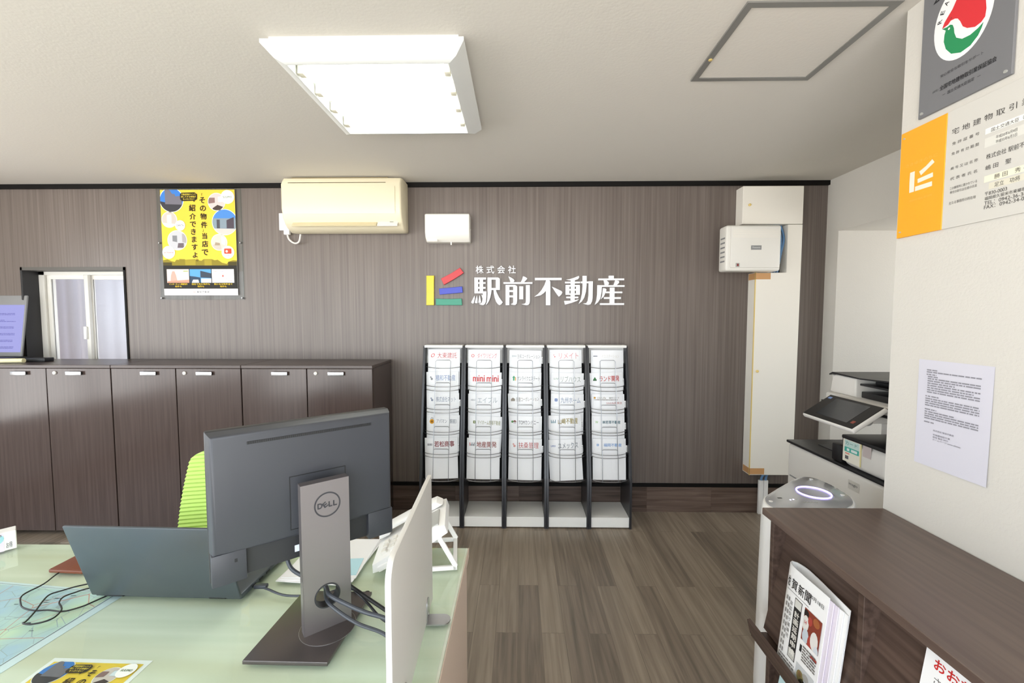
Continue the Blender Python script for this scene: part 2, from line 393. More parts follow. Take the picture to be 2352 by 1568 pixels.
# corrugated sheet outside, seen blurred through the frosted panes
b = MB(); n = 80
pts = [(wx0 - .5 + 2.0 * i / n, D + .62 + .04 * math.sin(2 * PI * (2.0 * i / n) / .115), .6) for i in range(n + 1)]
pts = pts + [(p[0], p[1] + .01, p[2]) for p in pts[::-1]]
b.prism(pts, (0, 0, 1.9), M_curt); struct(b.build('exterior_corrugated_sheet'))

# ------------------------------------------------------------------ ceiling lamp and hatch
T = thing('ceiling_light', 'square white ceiling light with four bare fluorescent tubes, lit', 'ceiling light', (-.52, 1.80, CEIL))
Q = .338
b = MB(); b.box((-Q + .02, -Q + .02, -.022), (Q - .02, Q - .02, 0), M_fixture); b.build('housing', T)
b = MB()
# bevelled rim: four mitred lengths
prof = [(Q, -.018), (Q, -.03), (Q - .03, -.062), (Q - .055, -.07), (Q - .06, -.07), (Q - .06, -.018)]
for k in range(4):
    R = Matrix.Rotation(k * PI / 2, 4, 'Z')
    a = [R @ Vector((r, -r, z)) for r, z in prof]; c = [R @ Vector((r, r, z)) for r, z in prof]
    va = [b.bm.verts.new(p) for p in a]; vc = [b.bm.verts.new(p) for p in c]; n = len(prof)
    fs = [b.bm.faces.new((va[i], va[(i + 1) % n], vc[(i + 1) % n], vc[i])) for i in range(n)]
    bmesh.ops.recalc_face_normals(b.bm, faces=fs); b._fin(fs, M_fixture, False)
b.build('rim', T)
MB().box((-Q + .06, -Q + .06, -.030), (Q - .06, Q - .06, -.022), M_reflector).build('reflector', T)
for i in range(4):
    y = -.205 + .137 * i
    b = MB(); b.rev([(.0125, -.252), (.0125, .252)], (0, y, -.05), (1, 0, 0), M_tube, 12); b.build('tube', T)
    for xs in (.252, -.274): MB().box((xs, y - .016, -.066), (xs + .022, y + .016, -.03), M_socket, .003).build('lamp_socket', T)
T = thing('ceiling_hatch', 'square ceiling access hatch outlined by a grey metal trim', 'access hatch', (.906, 1.556, CEIL))
b = MB(); o_, i_ = (.229, .214), (.206, .192)
for a, c in (((-o_[0], -o_[1]), (o_[0], -i_[1])), ((-o_[0], i_[1]), (o_[0], o_[1])), ((-o_[0], -i_[1]), (-i_[0], i_[1])), ((i_[0], -i_[1]), (o_[0], i_[1]))):
    b.box((a[0], a[1], -.006), (c[0], c[1], 0), M_hatch)
b.build('hatch_frame', T); MB().box((-i_[0], -i_[1], -.003), (i_[0], i_[1], 0), M_ceil).build('hatch_panel', T)
MB().rev([(.007, -.008), (.007, 0)], (-.214, .07, 0), (0, 0, 1), M_yellowcap, 12).build('latch', T)

# ------------------------------------------------------------------ printed sheets
def emblem(b, f, cx, cy, h, cols, layer=2):
    """upright bar, leaning bar and two short bars; h = height of the upright"""
    k = h / .207
    for pts, c in (([(-.124, -.103), (-.070, -.103), (-.071, .104), (-.125, .104), (-.127, 0)], cols[0]), ([(.113, .159), (.139, .122), (-.001, .038), (-.022, .083), (.05, .115)], cols[1]),
                   ([(-.036, .013), (.127, .028), (.131, -.015), (-.032, -.029)], cols[2]), ([(-.060, -.057), (.123, -.057), (.126, -.103), (-.059, -.103)], cols[3])):
        b.poly(f, [(cx + x * k, cy + y * k) for x, y in pts], ink(c), layer)
def scribble(b, f, x0, y0, wd, ht, n, c, layer=2):
    """lines of print too small to read"""
    p = ht / n
    for i in range(n):
        x = x0; end = x0 + wd * (1 if random.random() < .7 else random.uniform(.4, .9))
        while x < end - .0015:
            l = random.uniform(.004, .02); l = min(l, end - x); b.poly(f, rect(x, y0 - p * i - p * .55, x + l, y0 - p * i), ink(c), layer); x += l + random.uniform(.001, .003)
def ad_sheet(b, f, W, H, border=0):
    """yellow property advertisement: photo discs, two columns of upright lettering, dark foot"""
    if border: b.poly(f, rect(-W / 2, -H / 2, W / 2, H / 2), ink('f4f6fa'), 1); W -= 2 * border; H -= 2 * border
    U = lambda u, v: (-W / 2 + u * W, H / 2 - v * H)
    pg = rect(-W / 2, -H / 2, W / 2, H / 2)
    b.poly(f, [U(0, 0), U(1, 0), U(1, .7), U(0, .7)], ink('edcb45'), 2)
    sky = [(0, .665), (.06, .655), (.12, .675), (.16, .68), (.18, .66), (.22, .66), (.22, .652), (.3, .655), (.3, .66), (.44, .655), (.44, .66), (.52, .67), (.55, .655), (.66, .655), (.7, .665), (.74, .66), (.8, .69), (.86, .7), (.9, .675), (.95, .665), (1, .668)]
    b.poly(f, [U(0, .72)] + [U(*p) for p in sky] + [U(1, .72)], ink('8f8124'), 3)
    for u0, v0, u1, v1 in ((0, .685, .12, .715), (.56, .66, .66, .715), (.3, .662, .44, .712), (.88, .68, 1, .715)): b.poly(f, [U(u0, v1), U(u1, v1), U(u1, v0), U(u0, v0)], ink('a8982e' if .2 < u0 < .7 else '4b431c'), 4)
    b.poly(f, [U(0, .715), U(1, .715), U(1, .937), U(0, .937)], ink('26241f'), 4)
    b.poly(f, [U(0, .937), U(1, .937), U(1, 1), U(0, 1)], ink('f7f7f7'), 4)
    def disc(u, v, r, polys, base, rim=.008):
        c = U(u, v); b.poly(f, clip(circ(c[0], c[1], (r + rim) * W), pg), ink('f6f3e6'), 3); C = clip(circ(c[0], c[1], r * W), pg)
        b.poly(f, C, ink(base), 4)
        for i, (pl, col) in enumerate(polys): b.poly(f, clip([(c[0] + x * r * W, c[1] + y * r * W) for x, y in pl], C), ink(col), 5 + i * .6)
    disc(.15, .095, .155, [([(-1, -1), (1, -1), (1, -.35), (-.55, -.3), (-.55, -.2), (-1, -.1)], '3b3a41'), ([(-.55, 1), (-.55, -.35), (.9, -.4), (.9, .35), (.35, .3), (.3, .5), (.1, .5), (0, .62), (-.1, .8), (-.3, .9)], '74717c')], '3f7fd0')
    disc(.11, .28, .098, [([(-1, -.4), (1, -.6), (1, -1), (-1, -1)], 'e9e4dc'), ([(-.3, .6), (.3, .7), (.3, -.5), (-.3, -.4)], 'e4e8ea')], 'c9bfb6')
    disc(.205, .475, .125, [([(-.5, .5), (0, .5), (0, -.2), (-.5, -.1)], '83858a'), ([(.1, -.3), (.7, -.3), (.7, -.8), (.0, -.8)], '6d6268'), ([(.55, .7), (1, .6), (1, -.3), (.55, -.2)], 'a9a4a6')], 'c5c6cb')
    disc(.755, .115, .11, [([(-1, -.2), (-.2, -.1), (-.2, .5), (-1, .5)], '8d6f6c'), ([(-.5, -1), (-.5, -.75), (.1, -.35), (.8, -.6), (.6, -1)], '4a3c38'), ([(.2, 0), (1, 0), (1, .7), (.2, .6)], 'd9e3ee')], 'd5c7c4')
    disc(.855, .305, .165, [([(-1, -.5), (1, -.55), (1, .3), (-1, .3)], '8898a3'), ([(.15, -.5), (.75, -.5), (.75, .4), (.15, .15)], '504750'), ([(-1, -.5), (1, -.55), (1, -1), (-1, -1)], 'd4c9c2'), ([(-.65, -.5), (-.4, -.5), (-.4, .2), (-.65, .2)], '55535a')], '4f8ad2')
    disc(.77, .495, .102, [([(-1, -.3), (.2, -.3), (.3, -1), (-1, -1)], 'c7bdb2'), ([(-.5, 0), (.1, -.1), (.1, -.4), (-.6, -.4)], 'a9977f'), ([(.3, .8), (.9, .5), (.8, -.4), (.3, -.2)], 'dde5da')], 'd0ccc1')
    def badge(u, v, r): c = U(u, v); b.poly(f, clip(circ(c[0], c[1], r * W), pg), ink('f5f4f2'), 9); return c
    c = badge(.905, .07, .09); b.text(f, 'SUUMO', c[0], c[1], .12 * W, .028 * W, ink('5c7a4a'), 10, .02)
    c = badge(.255, .335, .068); b.text(f, 'CHINTAI', c[0], c[1], .1 * W, .026 * W, ink('4a4a58'), 10, .02)
    c = badge(.085, .59, .085); b.text(f, 'at home', c[0], c[1], .13 * W, .024 * W, ink('e0574e'), 10, .02)
    c = badge(.885, .59, .085); b.poly(f, rrect(c[0] - .05 * W, c[1] - .02 * W, c[0] + .05 * W, c[1] + .05 * W, .012 * W), ink('ea4f33'), 10)
    b.poly(f, circ(c[0] - .015 * W, c[1] + .012 * W, .016 * W, 12), ink('f5f4f2'), 11); b.text(f, "HOME'S", c[0], c[1] - .04 * W, .06 * W, .015 * W, ink('ea4f33'), 10)
    cx, cy = U(.385, .066); q = [(-.115, .03), (-.095, .05), (.08, .055), (.115, .03), (.112, -.03), (.08, -.05), (.07, -.068), (.06, -.05), (-.09, -.055), (-.115, -.03)]
    b.poly(f, [(cx + x * W, cy + y * W * 1.05) for x, y in q], ink('2c2410'), 9)
    for i, t in enumerate(('不動産情報サイトで', '探してする時間が', 'もったいない！')): b.text(f, t, cx, cy + (.03 - .03 * i) * W, (.19, .2, .15)[i] * W, .024 * W, ink('e9d34a'), 10, .02)
    for t, u, v, hh in (('「', .565, .045, .03), ('そ', .565, .098, .08), ('の', .57, .175, .075), ('物', .573, .25, .085), ('件', .577, .33, .085), ('」', .56, .383, .03), ('当', .578, .435, .08), ('店', .58, .51, .085), ('で', .575, .59, .08),
                        ('紹', .425, .17, .09), ('介', .428, .25, .085), ('で', .428, .325, .075), ('き', .43, .395, .08), ('ま', .435, .467, .08), ('す', .438, .54, .08), ('よ', .44, .615, .075), ('。', .465, .663, .03)):
        c = U(u, v); b.text(f, t, c[0], c[1], None, hh * W, ink('33270f'), 7, .055 if hh > .05 else .03)
    for (u0, u1, base, col) in ((.045, .345, 'f6ddd2', None), (.355, .645, '5fa3dc', None), (.655, .955, 'fbf7f2', None)):
        R_ = [U(u0, .88), U(u1, .88), U(u1, .75), U(u0, .75)]; b.poly(f, R_, ink(base), 5)
    x = lambda l: [U(*p) for p in l]
    b.poly(f, x([(.09, .88), (.10, .81), (.12, .77), (.15, .77), (.17, .81), (.19, .88)]), ink('f1a99b'), 6); b.poly(f, x([(.05, .88), (.05, .865), (.345, .85), (.345, .88)]), ink('ee9a83'), 7); b.poly(f, x([(.27, .775), (.27, .763), (.335, .763), (.335, .775)]), ink('b9c28a'), 7)
    b.poly(f, x([(.5, .83), (.5, .765), (.645, .79), (.645, .835)]), ink('3b4656'), 6); b.poly(f, x([(.355, .88), (.355, .815), (.42, .82), (.5, .83), (.5, .88)]), ink('33465e'), 6); b.poly(f, x([(.38, .88), (.4, .85), (.47, .85), (.48, .88)]), ink('e9eef3'), 7); b.poly(f, x([(.51, .88), (.51, .84), (.645, .84), (.645, .88)]), ink('e9eef3'), 7)
    for u in (.755, .855): b.line(f, U(u, .75), U(u, .88), .003, ink('cfcac6'), 6)
    for v in (.793, .84): b.line(f, U(.655, v), U(.955, v), .003, ink('cfcac6'), 6)
    c = U(.805, .815); b.poly(f, circ(c[0], c[1], .014 * W, 12), ink('e77a70'), 7)
    for u, v, t, col in ((.7, .772, 'SUUMO', 'd65a50'), (.805, .772, 'Yahoo!', '6b63a8'), (.9, .862, 'HOME', 'e04a40')): c = U(u, v); b.text(f, t, c[0], c[1], .06 * W, .014 * W, ink(col), 7)
    for u, t1, t2 in ((.195, 'インターネット掲載物件', '物件も'), (.5, '他社で見た物件も', '物件も'), (.805, '気になる物件全て', '物件も')):
        for t, v, wd in ((t1, .893, .25), (t2, .915, .09)): c = U(u, v); b.text(f, t, c[0], c[1], wd * W, .024 * W, ink('e9c829'), 6, .03)
    c = U(.5, .968); b.text(f, '駅前不動産', c[0] + .03 * W, c[1], .17 * W, .028 * W, ink('77777c'), 6, .02); emblem(b, f, c[0] - .085 * W, c[1], .024 * W, ('e6a79f',) * 4, 6)

T = thing('wall_poster', 'yellow real-estate poster in a clear acrylic holder on the brown wall', 'poster', (-2.258, D, 1.924))
f = F((-.004, -.012, 0), (1, 0, 0), (0, 0, 1)); W_, H_ = .53, .738
b = MB(); b.box((-.298, -.007, -.396), (.298, -.003, .396), M_acrylic); b.build('acrylic_backing', T)
b = MB(); b.box((-W_ / 2 - .004, -.0115, -H_ / 2), (W_ / 2 - .004, -.0105, H_ / 2), M_paper); ad_sheet(b, f, W_, H_); b.build('printed_sheet', T)
for x in (-.29, .29):
    for z in (-.388, 0, .388): MB().rev([(.006, 0), (.006, .012), (.004, .016)], (x, -.003, z), (0, -1, 0), M_silver, 12).build('standoff_screw', T)
b = MB(); b.box((-.302, -.012, -.4), (.302, 0, -.396), M_acrylic).box((-.302, -.012, .396), (.302, 0, .4), M_acrylic).box((-.302, -.012, -.396), (-.298, 0, .396), M_acrylic).box((.298, -.012, -.396), (.302, 0, .396), M_acrylic); b.build('acrylic_edge', T)

# ------------------------------------------------------------------ air conditioner
T = thing('air_conditioner', 'aged cream wall-mounted air conditioner under the ceiling', 'air conditioner', (-1.172, D, 1.975))
def yz(pts, x): return [(x, y, z) for y, z in pts]
hw = .397
b = MB(); b.prism(yz([(-.004, .35), (-.004, .01), (-.08, 0), (-.14, .025), (-.185, .08), (-.2, .14), (-.2, .30), (-.17, .342), (-.12, .352)], -hw), (2 * hw, 0, 0), M_cream, .012, 3); b.build('body', T)
b = MB(); b.prism(yz([(-.198, .105), (-.206, .14), (-.207, .27), (-.199, .29), (-.19, .2)], -hw + .012), (2 * hw - .05, 0, 0), M_cream, .003); b.build('front_panel', T)
b = MB()
for k in range(3): b.box((-hw + .05, -.2005 + .0, .303 - .0 + k * .0001), (hw - .1, -.196, .306), M_creamdark)
for k in range(4): b.box((-hw + .05, -.15 + k * .025, .3505), (hw - .1, -.14 + k * .025, .3535), M_creamdark)
b.build('intake_grille', T)
b = MB(); Mx = Matrix.Translation((0, -.163, .052)) @ Matrix.Rotation(math.radians(-42), 4, 'X')
b.box((-hw + .06, -.005, -.033), (hw - .17, .004, .033), M_cream2, .002, M=Mx); b.build('louver', T)
b = MB(); b.box((hw - .165, -.005, -.033), (hw - .03, .004, .033), M_ivory, .002, M=Mx); b.box((hw - .085, -.007, 0), (hw - .06, -.004, .018), M_rubber, M=Mx); b.build('display_panel', T)
b = MB(); b.tube([(-hw + .05, -.05, .0), (-hw + .035, -.045, -.05), (-hw - .005, -.03, -.058), (-hw - .045, -.025, -.03), (-hw - .06, -.022, .015)], .006, M_ivory, 8); b.box((-hw - .075, -.04, .0), (-hw - .035, -.012, .04), M_white, .004); b.build('power_cord', T)
b = MB(); b.box((-.036, -.01, -.06), (.036, 0, .06), M_white, .004); b.box((-.012, -.0115, -.035), (.012, -.009, .035), M_ivory, .001)
tag(b.build('wall_outlet', None, (-1.655, D, 2.07)), 'white wall outlet beside the air conditioner with its plug in it', 'wall outlet')

# wall box with rounded front
T = thing('wall_dispenser', 'small white rounded box mounted on the brown wall above the company sign', 'wall box', (-.488, D, 1.915))
b = MB(); b.prism(yz([(-.003, .185), (-.003, .0), (-.06, .0), (-.09, .022), (-.107, .06), (-.109, .178), (-.1, .185)], -.152), (.304, 0, 0), M_ivory, .008, 3); b.build('cover', T)
b = MB(); Mx = Matrix.Translation((-.105, -.082, .012)) @ Matrix.Rotation(math.radians(-38), 4, 'X'); b.box((-.036, -.006, -.014), (.036, .006, .014), M_ivory, .004, M=Mx); b.build('tray', T)
b = MB(); b.rev([(.005, -.018), (.005, .004)], (.02, -.06, 0), (0, 0, 1), M_ivory, 10); b.build('nozzle', T)
b = MB(); b.rev([(.005, 0), (.005, .004)], (.152, -.055, .085), (1, 0, 0), M_ivory, 10); b.build('button', T)

# ------------------------------------------------------------------ company sign on the wall
T = thing('company_sign', 'company sign of white raised characters with a four-bar coloured emblem', 'sign', (0, D, 1.587))
f = F((0, -.004, 0), (1, 0, 0), (0, 0, 1))
bars = (('yellow_bar', 'dfc714', [(-.651, .104), (-.597, .104), (-.599, .05), (-.6, -.103), (-.654, -.103), (-.652, -.02)]),
        ('red_bar', 'c62a30', [(-.414, .159), (-.388, .123), (-.45, .083), (-.528, .039), (-.549, .083), (-.48, .118)]),
        ('blue_bar', '2c3cb6', [(-.563, .013), (-.4, .028), (-.396, -.015), (-.559, -.029)]),
        ('green_bar', '158a6d', [(-.587, -.057), (-.5, -.06), (-.404, -.057), (-.401, -.103), (-.586, -.103)]))
for nme, c, pts in bars:
    b = MB(); b.prism([f.p(x, z) for x, z in pts], (0, -.016, 0), mat('sign_' + nme, c, .3), .0015, 1); b.build(nme, T)
M_letter = mat('sign_white_lettering', 'f4f4f6', .35)
b = MB()
for i, ch in enumerate('株式会社'): b.text(f, ch, -.277 + .0757 * i, .146, .054, .055, M_letter, 0, .018, 0, .010)
b.build('small_lettering', T)
CH = ((1070, 12.379, (
  [(265,465),(370,465),(370,905),(265,905)], [(265,465),(597,465),(597,520),(265,520)], [(410,465),(510,465),(510,905),(410,905)], [(265,597),(580,597),(580,640),(265,640)], [(265,730),(580,730),(580,780),(265,780)], [(270,855),(605,855),(605,910),(270,910)],
  [(500,855),(605,855),(605,1000),(590,1140),(560,1215),(510,1245),(450,1235),(385,1205),(440,1195),(475,1170),(490,1100),(500,980)], [(268,975),(275,1060),(240,1195),(200,1195),(170,1165)], [(335,965),(352,1060),(350,1185),(310,1190),(270,1175)], [(405,960),(425,1010),(450,1150),(445,1175),(400,1182),(372,1175),(390,1060)], [(462,940),(500,975),(500,1060),(485,1030)],
  [(635,465),(930,465),(965,480),(985,520),(985,525),(635,525)], [(870,500),(985,500),(985,815),(870,815)], [(740,760),(985,760),(985,815),(740,815)], [(635,465),(750,465),(750,810),(635,810)],
  [(635,800),(750,800),(740,900),(715,1020),(680,1120),(635,1195),(580,1245),(610,1170),(630,1060),(638,930)], [(805,800),(865,800),(900,900),(960,1020),(1065,1165),(1020,1225),(970,1245),(925,1215),(880,1150),(840,1040),(815,920)])),
 (1070, 12.379, (
  [(1225,430),(1290,460),(1370,510),(1400,555),(1355,610),(1290,610),(1265,530)], [(1640,430),(1700,450),(1760,490),(1740,525),(1650,610),(1570,610),(1610,530)], [(1087,597),(1905,597),(1905,645),(1087,645)],
  [(1148,675),(1255,675),(1255,1245),(1148,1245)], [(1148,675),(1410,675),(1450,690),(1475,725),(1148,725)], [(1360,700),(1475,725),(1475,1110),(1360,1110)], [(1250,820),(1365,820),(1365,875),(1250,875)], [(1250,970),(1365,970),(1365,1025),(1250,1025)], [(1360,1100),(1475,1100),(1465,1200),(1420,1240),(1370,1240),(1285,1215),(1340,1200),(1360,1165)],
  [(1532,715),(1645,715),(1645,1080),(1532,1080)], [(1720,680),(1832,680),(1834,1110),(1720,1110)], [(1720,1100),(1835,1100),(1825,1190),(1790,1240),(1730,1248),(1595,1215),(1680,1205),(1715,1175)])),
 (1220, 10.226, (
  [(98,393),(720,393),(720,448),(98,448)], [(355,640),(458,640),(458,1030),(355,1030)], [(362,440),(425,440),(455,480),(458,650),(358,690),(310,745),(230,800),(85,832),(170,770),(250,680),(320,560)], [(492,597),(600,645),(715,700),(738,730),(715,780),(660,832),(620,790),(560,700)])),
 (1220, 10.226, (
  [(820,435),(900,425),(1000,395),(1120,348),(1125,390),(1100,425),(1030,450),(930,458)], [(930,440),(1025,440),(1025,915),(930,915)], [(798,483),(1145,483),(1145,522),(798,522)], [(810,560),(903,560),(903,790),(810,790)], [(1055,560),(1130,560),(1145,580),(1145,790),(1055,790)], [(810,558),(1140,558),(1140,598),(810,598)], [(810,652),(1145,652),(1145,692),(810,692)], [(810,755),(1145,755),(1145,790),(810,790)], [(830,830),(1110,830),(1110,868),(830,868)], [(780,930),(900,925),(1020,912),(1130,890),(1080,930),(960,975),(800,1020)],
  [(1205,348),(1300,348),(1300,560),(1285,720),(1250,850),(1190,945),(1115,1005),(1165,900),(1195,760),(1207,600)], [(1160,480),(1445,480),(1445,520),(1160,520)], [(1345,475),(1445,475),(1442,860),(1430,940),(1395,1010),(1340,1025),(1215,995),(1300,980),(1330,920),(1345,800)])),
 (1220, 10.226, (
  [(1812,345),(1930,345),(1930,420),(1812,420)], [(1572,410),(2170,410),(2170,452),(1572,452)], [(1695,450),(1755,450),(1810,495),(1818,530),(1795,570),(1722,570)], [(1965,450),(2040,465),(2058,495),(2040,525),(1990,572),(1920,572)], [(1550,565),(2180,565),(2180,605),(1550,605)], [(1550,570),(1655,570),(1650,720),(1620,880),(1570,960),(1495,1025),(1530,920),(1548,780)], [(1678,632),(1735,640),(1762,665),(1750,720),(1700,830),(1635,895),(1665,790)], [(1840,620),(1950,620),(1950,985),(1840,985)], [(1745,713),(2130,713),(2130,752),(1745,752)], [(1705,842),(2098,842),(2098,885),(1705,885)], [(1615,983),(2175,983),(2175,1025),(1615,1025)])))
for u0, k, strokes in CH:       # each character cut from board as strokes of one thickness
    b = MB()
    for i_, st in enumerate(strokes):
        q = [(-.333 + (u0 + a / k - 1085) * .0030747, .102 - (600 + c / k - 633.7) * .003065) for a, c in st]
        b.prism([f.p(x, z) for x, z in q], (0, -.016 - .00006 * i_, 0), M_letter)
    b.build('large_character', T)

# ------------------------------------------------------------------ cabinets
def cabinet(x0, label):
    Wc, dp, z0, z1 = .8255, .395, .03, 1.10
    T = thing('storage_cabinet', label, 'cabinet', (x0, D - .015 - dp, 0), 0, 'dark brown storage cabinets along the back wall')
    b = MB(); t = .018
    b.box((0, .02, z0), (t, dp, z1 - .02), M_cab).box((Wc - t, .02, z0), (Wc - .001, dp, z1 - .02), M_cab).box((t, dp - t, z0), (Wc - t, dp, z1 - .02), M_cab).box((t, .02, z0), (Wc - t, dp - t, z0 + t), M_cab); b.build('carcass', T)
    MB().box((0, -.002, z1 - .02), (Wc - .001, dp, z1), M_cabtop, .002, 1).build('cabinet_top', T)
    for k in range(2):
        xa = .002 + k * Wc / 2; xb = xa + Wc / 2 - .005
        d = MB().box((xa, 0, z0), (xb, .019, z1 - .022), M_cab, .0015, 1).build('door', T)
        cx = (xa + .245) if k == 0 else (xa + .185)
        b = MB(); b.box((cx - .05, -.016, 1.036), (cx + .05, -.011, 1.06), M_silver, .002); b.box((cx - .045, -.011, 1.04), (cx + .045, 0, 1.056), M_rubber); b.build('handle', d)
        if k == 1: MB().rev([(.011, 0), (.011, .006), (.008, .009)], (xa + .055, 0, 1.05), (0, -1, 0), M_ivory, 16).build('lock', d)
    for xa in (.06, Wc - .06):
        for ya in (.06, dp - .06): MB().rev([(.02, 0), (.02, .03)], (xa, ya, 0), (0, 0, 1), M_rubber, 10).build('foot', T)
    return T
C0 = cabinet(-1.735, 'dark brown storage cabinet at the row end, nearest the leaflet racks')
for x, lb in ((-2.562, 'dark brown storage cabinet in mid row, right of the window, below the yellow poster'), (-3.389, 'dark brown storage cabinet with the small laptop on it, below the window'), (-4.216, 'dark brown storage cabinet mostly cut off by the frame edge, beyond the laptop')):
    c = copy_tree(C0); c.location.x = x; c['label'] = lb

# small computer on the cabinet
T = thing('notebook_computer', 'small open notebook computer with a lit mauve screen, on the cabinet by the window', 'laptop', (-3.665, 2.90, 1.10), math.radians(2))
b = MB(); b.box((-.17, -.12, .004), (.17, .10, .02), M_rubber, .004); b.build('keyboard_base', T)
Mx = Matrix.Translation((-.03, .1, .02)) @ Matrix.Rotation(math.radians(-8), 4, 'X')
b = MB(); b.box((-.16, -.006, 0), (.16, .008, .44), M_midgrey, .006, M=Mx); b.build('screen_lid', T)
d = MB(); d.box((-.15, -.008, .03), (.15, -.0055, .37), M_screen, M=Mx)
fs_ = F(Mx @ Vector((-.14, -.0085, .34)), (1, 0, 0), Mx.to_3x3() @ Vector((0, 0, 1)))
for k in range(6): scribble(d, fs_, .05 + .01 * (k % 2), -.03 - k * .048, .18, .018, 2, '6a6aa8', 1)
d.build('display', T)
b = MB(); b.box((-.06, -.035, 0), (.06, .035, .026), M_rubber, .004)
b.tube([(-.06, 0, .012), (-.12, -.03, .01), (-.17, -.05, .006)], .005, M_rubber)
tag(b.build('black_adapter_box', None, (-3.24, 2.85, 1.10), (0, 0, .15)), 'flat black adapter box on the cabinet in front of the window', 'adapter')
b = MB(); b.tube([(-.13, -.015, .016), (-.05, 0, .016), (0, .003, .016), (.13, .018, .016)], .015, mat('pale_yellow_plastic', 'e9e2b6', .4), 12); b.box((-.15, -.03, 0), (-.06, .01, .02), M_white, .006)
tag(b.build('pale_yellow_tool', None, (-3.37, 2.74, 1.10)), 'pale yellow and white handheld tool lying on the cabinet edge', 'tool')

# ------------------------------------------------------------------ leaflet racks
RP, RX0 = .281, -.66
def edge(z): return (2.79 + (2.955 - 2.79) * max(0, (z - .33)) / .87) - D
def rack(x0, label):
    T = thing('leaflet_rack', label, 'rack', (x0, D, 0), 0, 'five identical leaflet racks in a row')
    t = .0145
    for xa in (.0005, RP - t - .0005):
        b = MB(); b.prism([(xa, -.02, 0), (xa, -.275, 0), (xa, -.275, .33), (xa, edge(.33), .345), (xa, edge(1.2), 1.2), (xa, -.02, 1.2)], (t, 0, 0), M_darkpanel, .001, 1); b.build('side_panel', T)
    x1, x2 = t + .001, RP - t - .001
    b = MB(); b.prism([(x1, edge(1.08) + .07, 1.08), (x1, edge(.31) + .07, .31), (x1, edge(.31) + .078, .31), (x1, edge(1.08) + .078, 1.08)], (x2 - x1, 0, 0), M_darkin); b.build('back_panel', T)
    b = MB(); b.prism([(x1, edge(1.19) + .064, 1.19), (x1, edge(1.08) + .066, 1.08), (x1, edge(1.08) + .078, 1.08), (x1, edge(1.19) + .078, 1.19)], (x2 - x1, 0, 0), M_whitemat); b.build('header_panel', T)
    MB().box((x1 - .006, edge(1.2) - .004, 1.19), (x2 + .006, -.022, 1.207), M_whitemat, .002).build('top_cap', T)
    MB().box((x1, -.268, .008), (x2, -.022, .075), M_whitemat, .001, 1).build('base_shelf', T)
    for i, (zr, zb) in enumerate(TIERS):
        b = MB(); cx = (x1 + x2) / 2; e = edge(zr) + .004; hw_ = (x2 - x1) / 2
        arc = lambda z, e, k=1: [(x1, e + .05, z + .006), (x1 + .008, e + .018, z + .003), (cx - .06, e - .004, z - .003), (cx, e - .008, z - .004), (cx + .06, e - .004, z - .003), (x2 - .008, e + .018, z + .003), (x2, e + .05, z + .006)]
        b.tube(arc(zr, e), .0021, M_metal, 6, 4)
        eb = edge(zb) + .004; up = edge(zr + .05)
        q = .0515
        b.tube([(cx - q, eb + .0, zb - .008), (cx - q, e - .007, zr), (cx - q, up + .0, zr + .042), (cx - q + .008, up + .001, zr + .05), (cx + q - .008, up + .001, zr + .05), (cx + q, up, zr + .042), (cx + q, e - .007, zr), (cx + q, eb + .0, zb - .008)], .0021, M_metal, 6, 1, smooth=False)
        b.tube(arc(zb, eb), .0021, M_metal, 6, 4)
        b.build('wire_pocket', T)
    return T
TIERS = [(1.055, .93), (.903, .78), (.758, .633), (.615, .49), (.47, .318)]
RACKN = ('rack by the cabinets', 'second rack from the cabinets', 'middle rack', 'second rack from the duct', 'rack nearest the duct')
R0 = rack(RX0, 'black-sided leaflet rack next to the cabinets, partly behind the white desk divider')
for k, lb in ((1, 'black-sided leaflet rack second from the cabinets in the row of five'), (2, 'black-sided leaflet rack in the middle of the row of five'), (3, 'black-sided leaflet rack second from the cream cable duct in the row of five'), (4, 'black-sided leaflet rack at the open end of the row, nearest the cream cable duct')):
    c = copy_tree(R0); c.location.x = RX0 + k * RP; c['label'] = lb
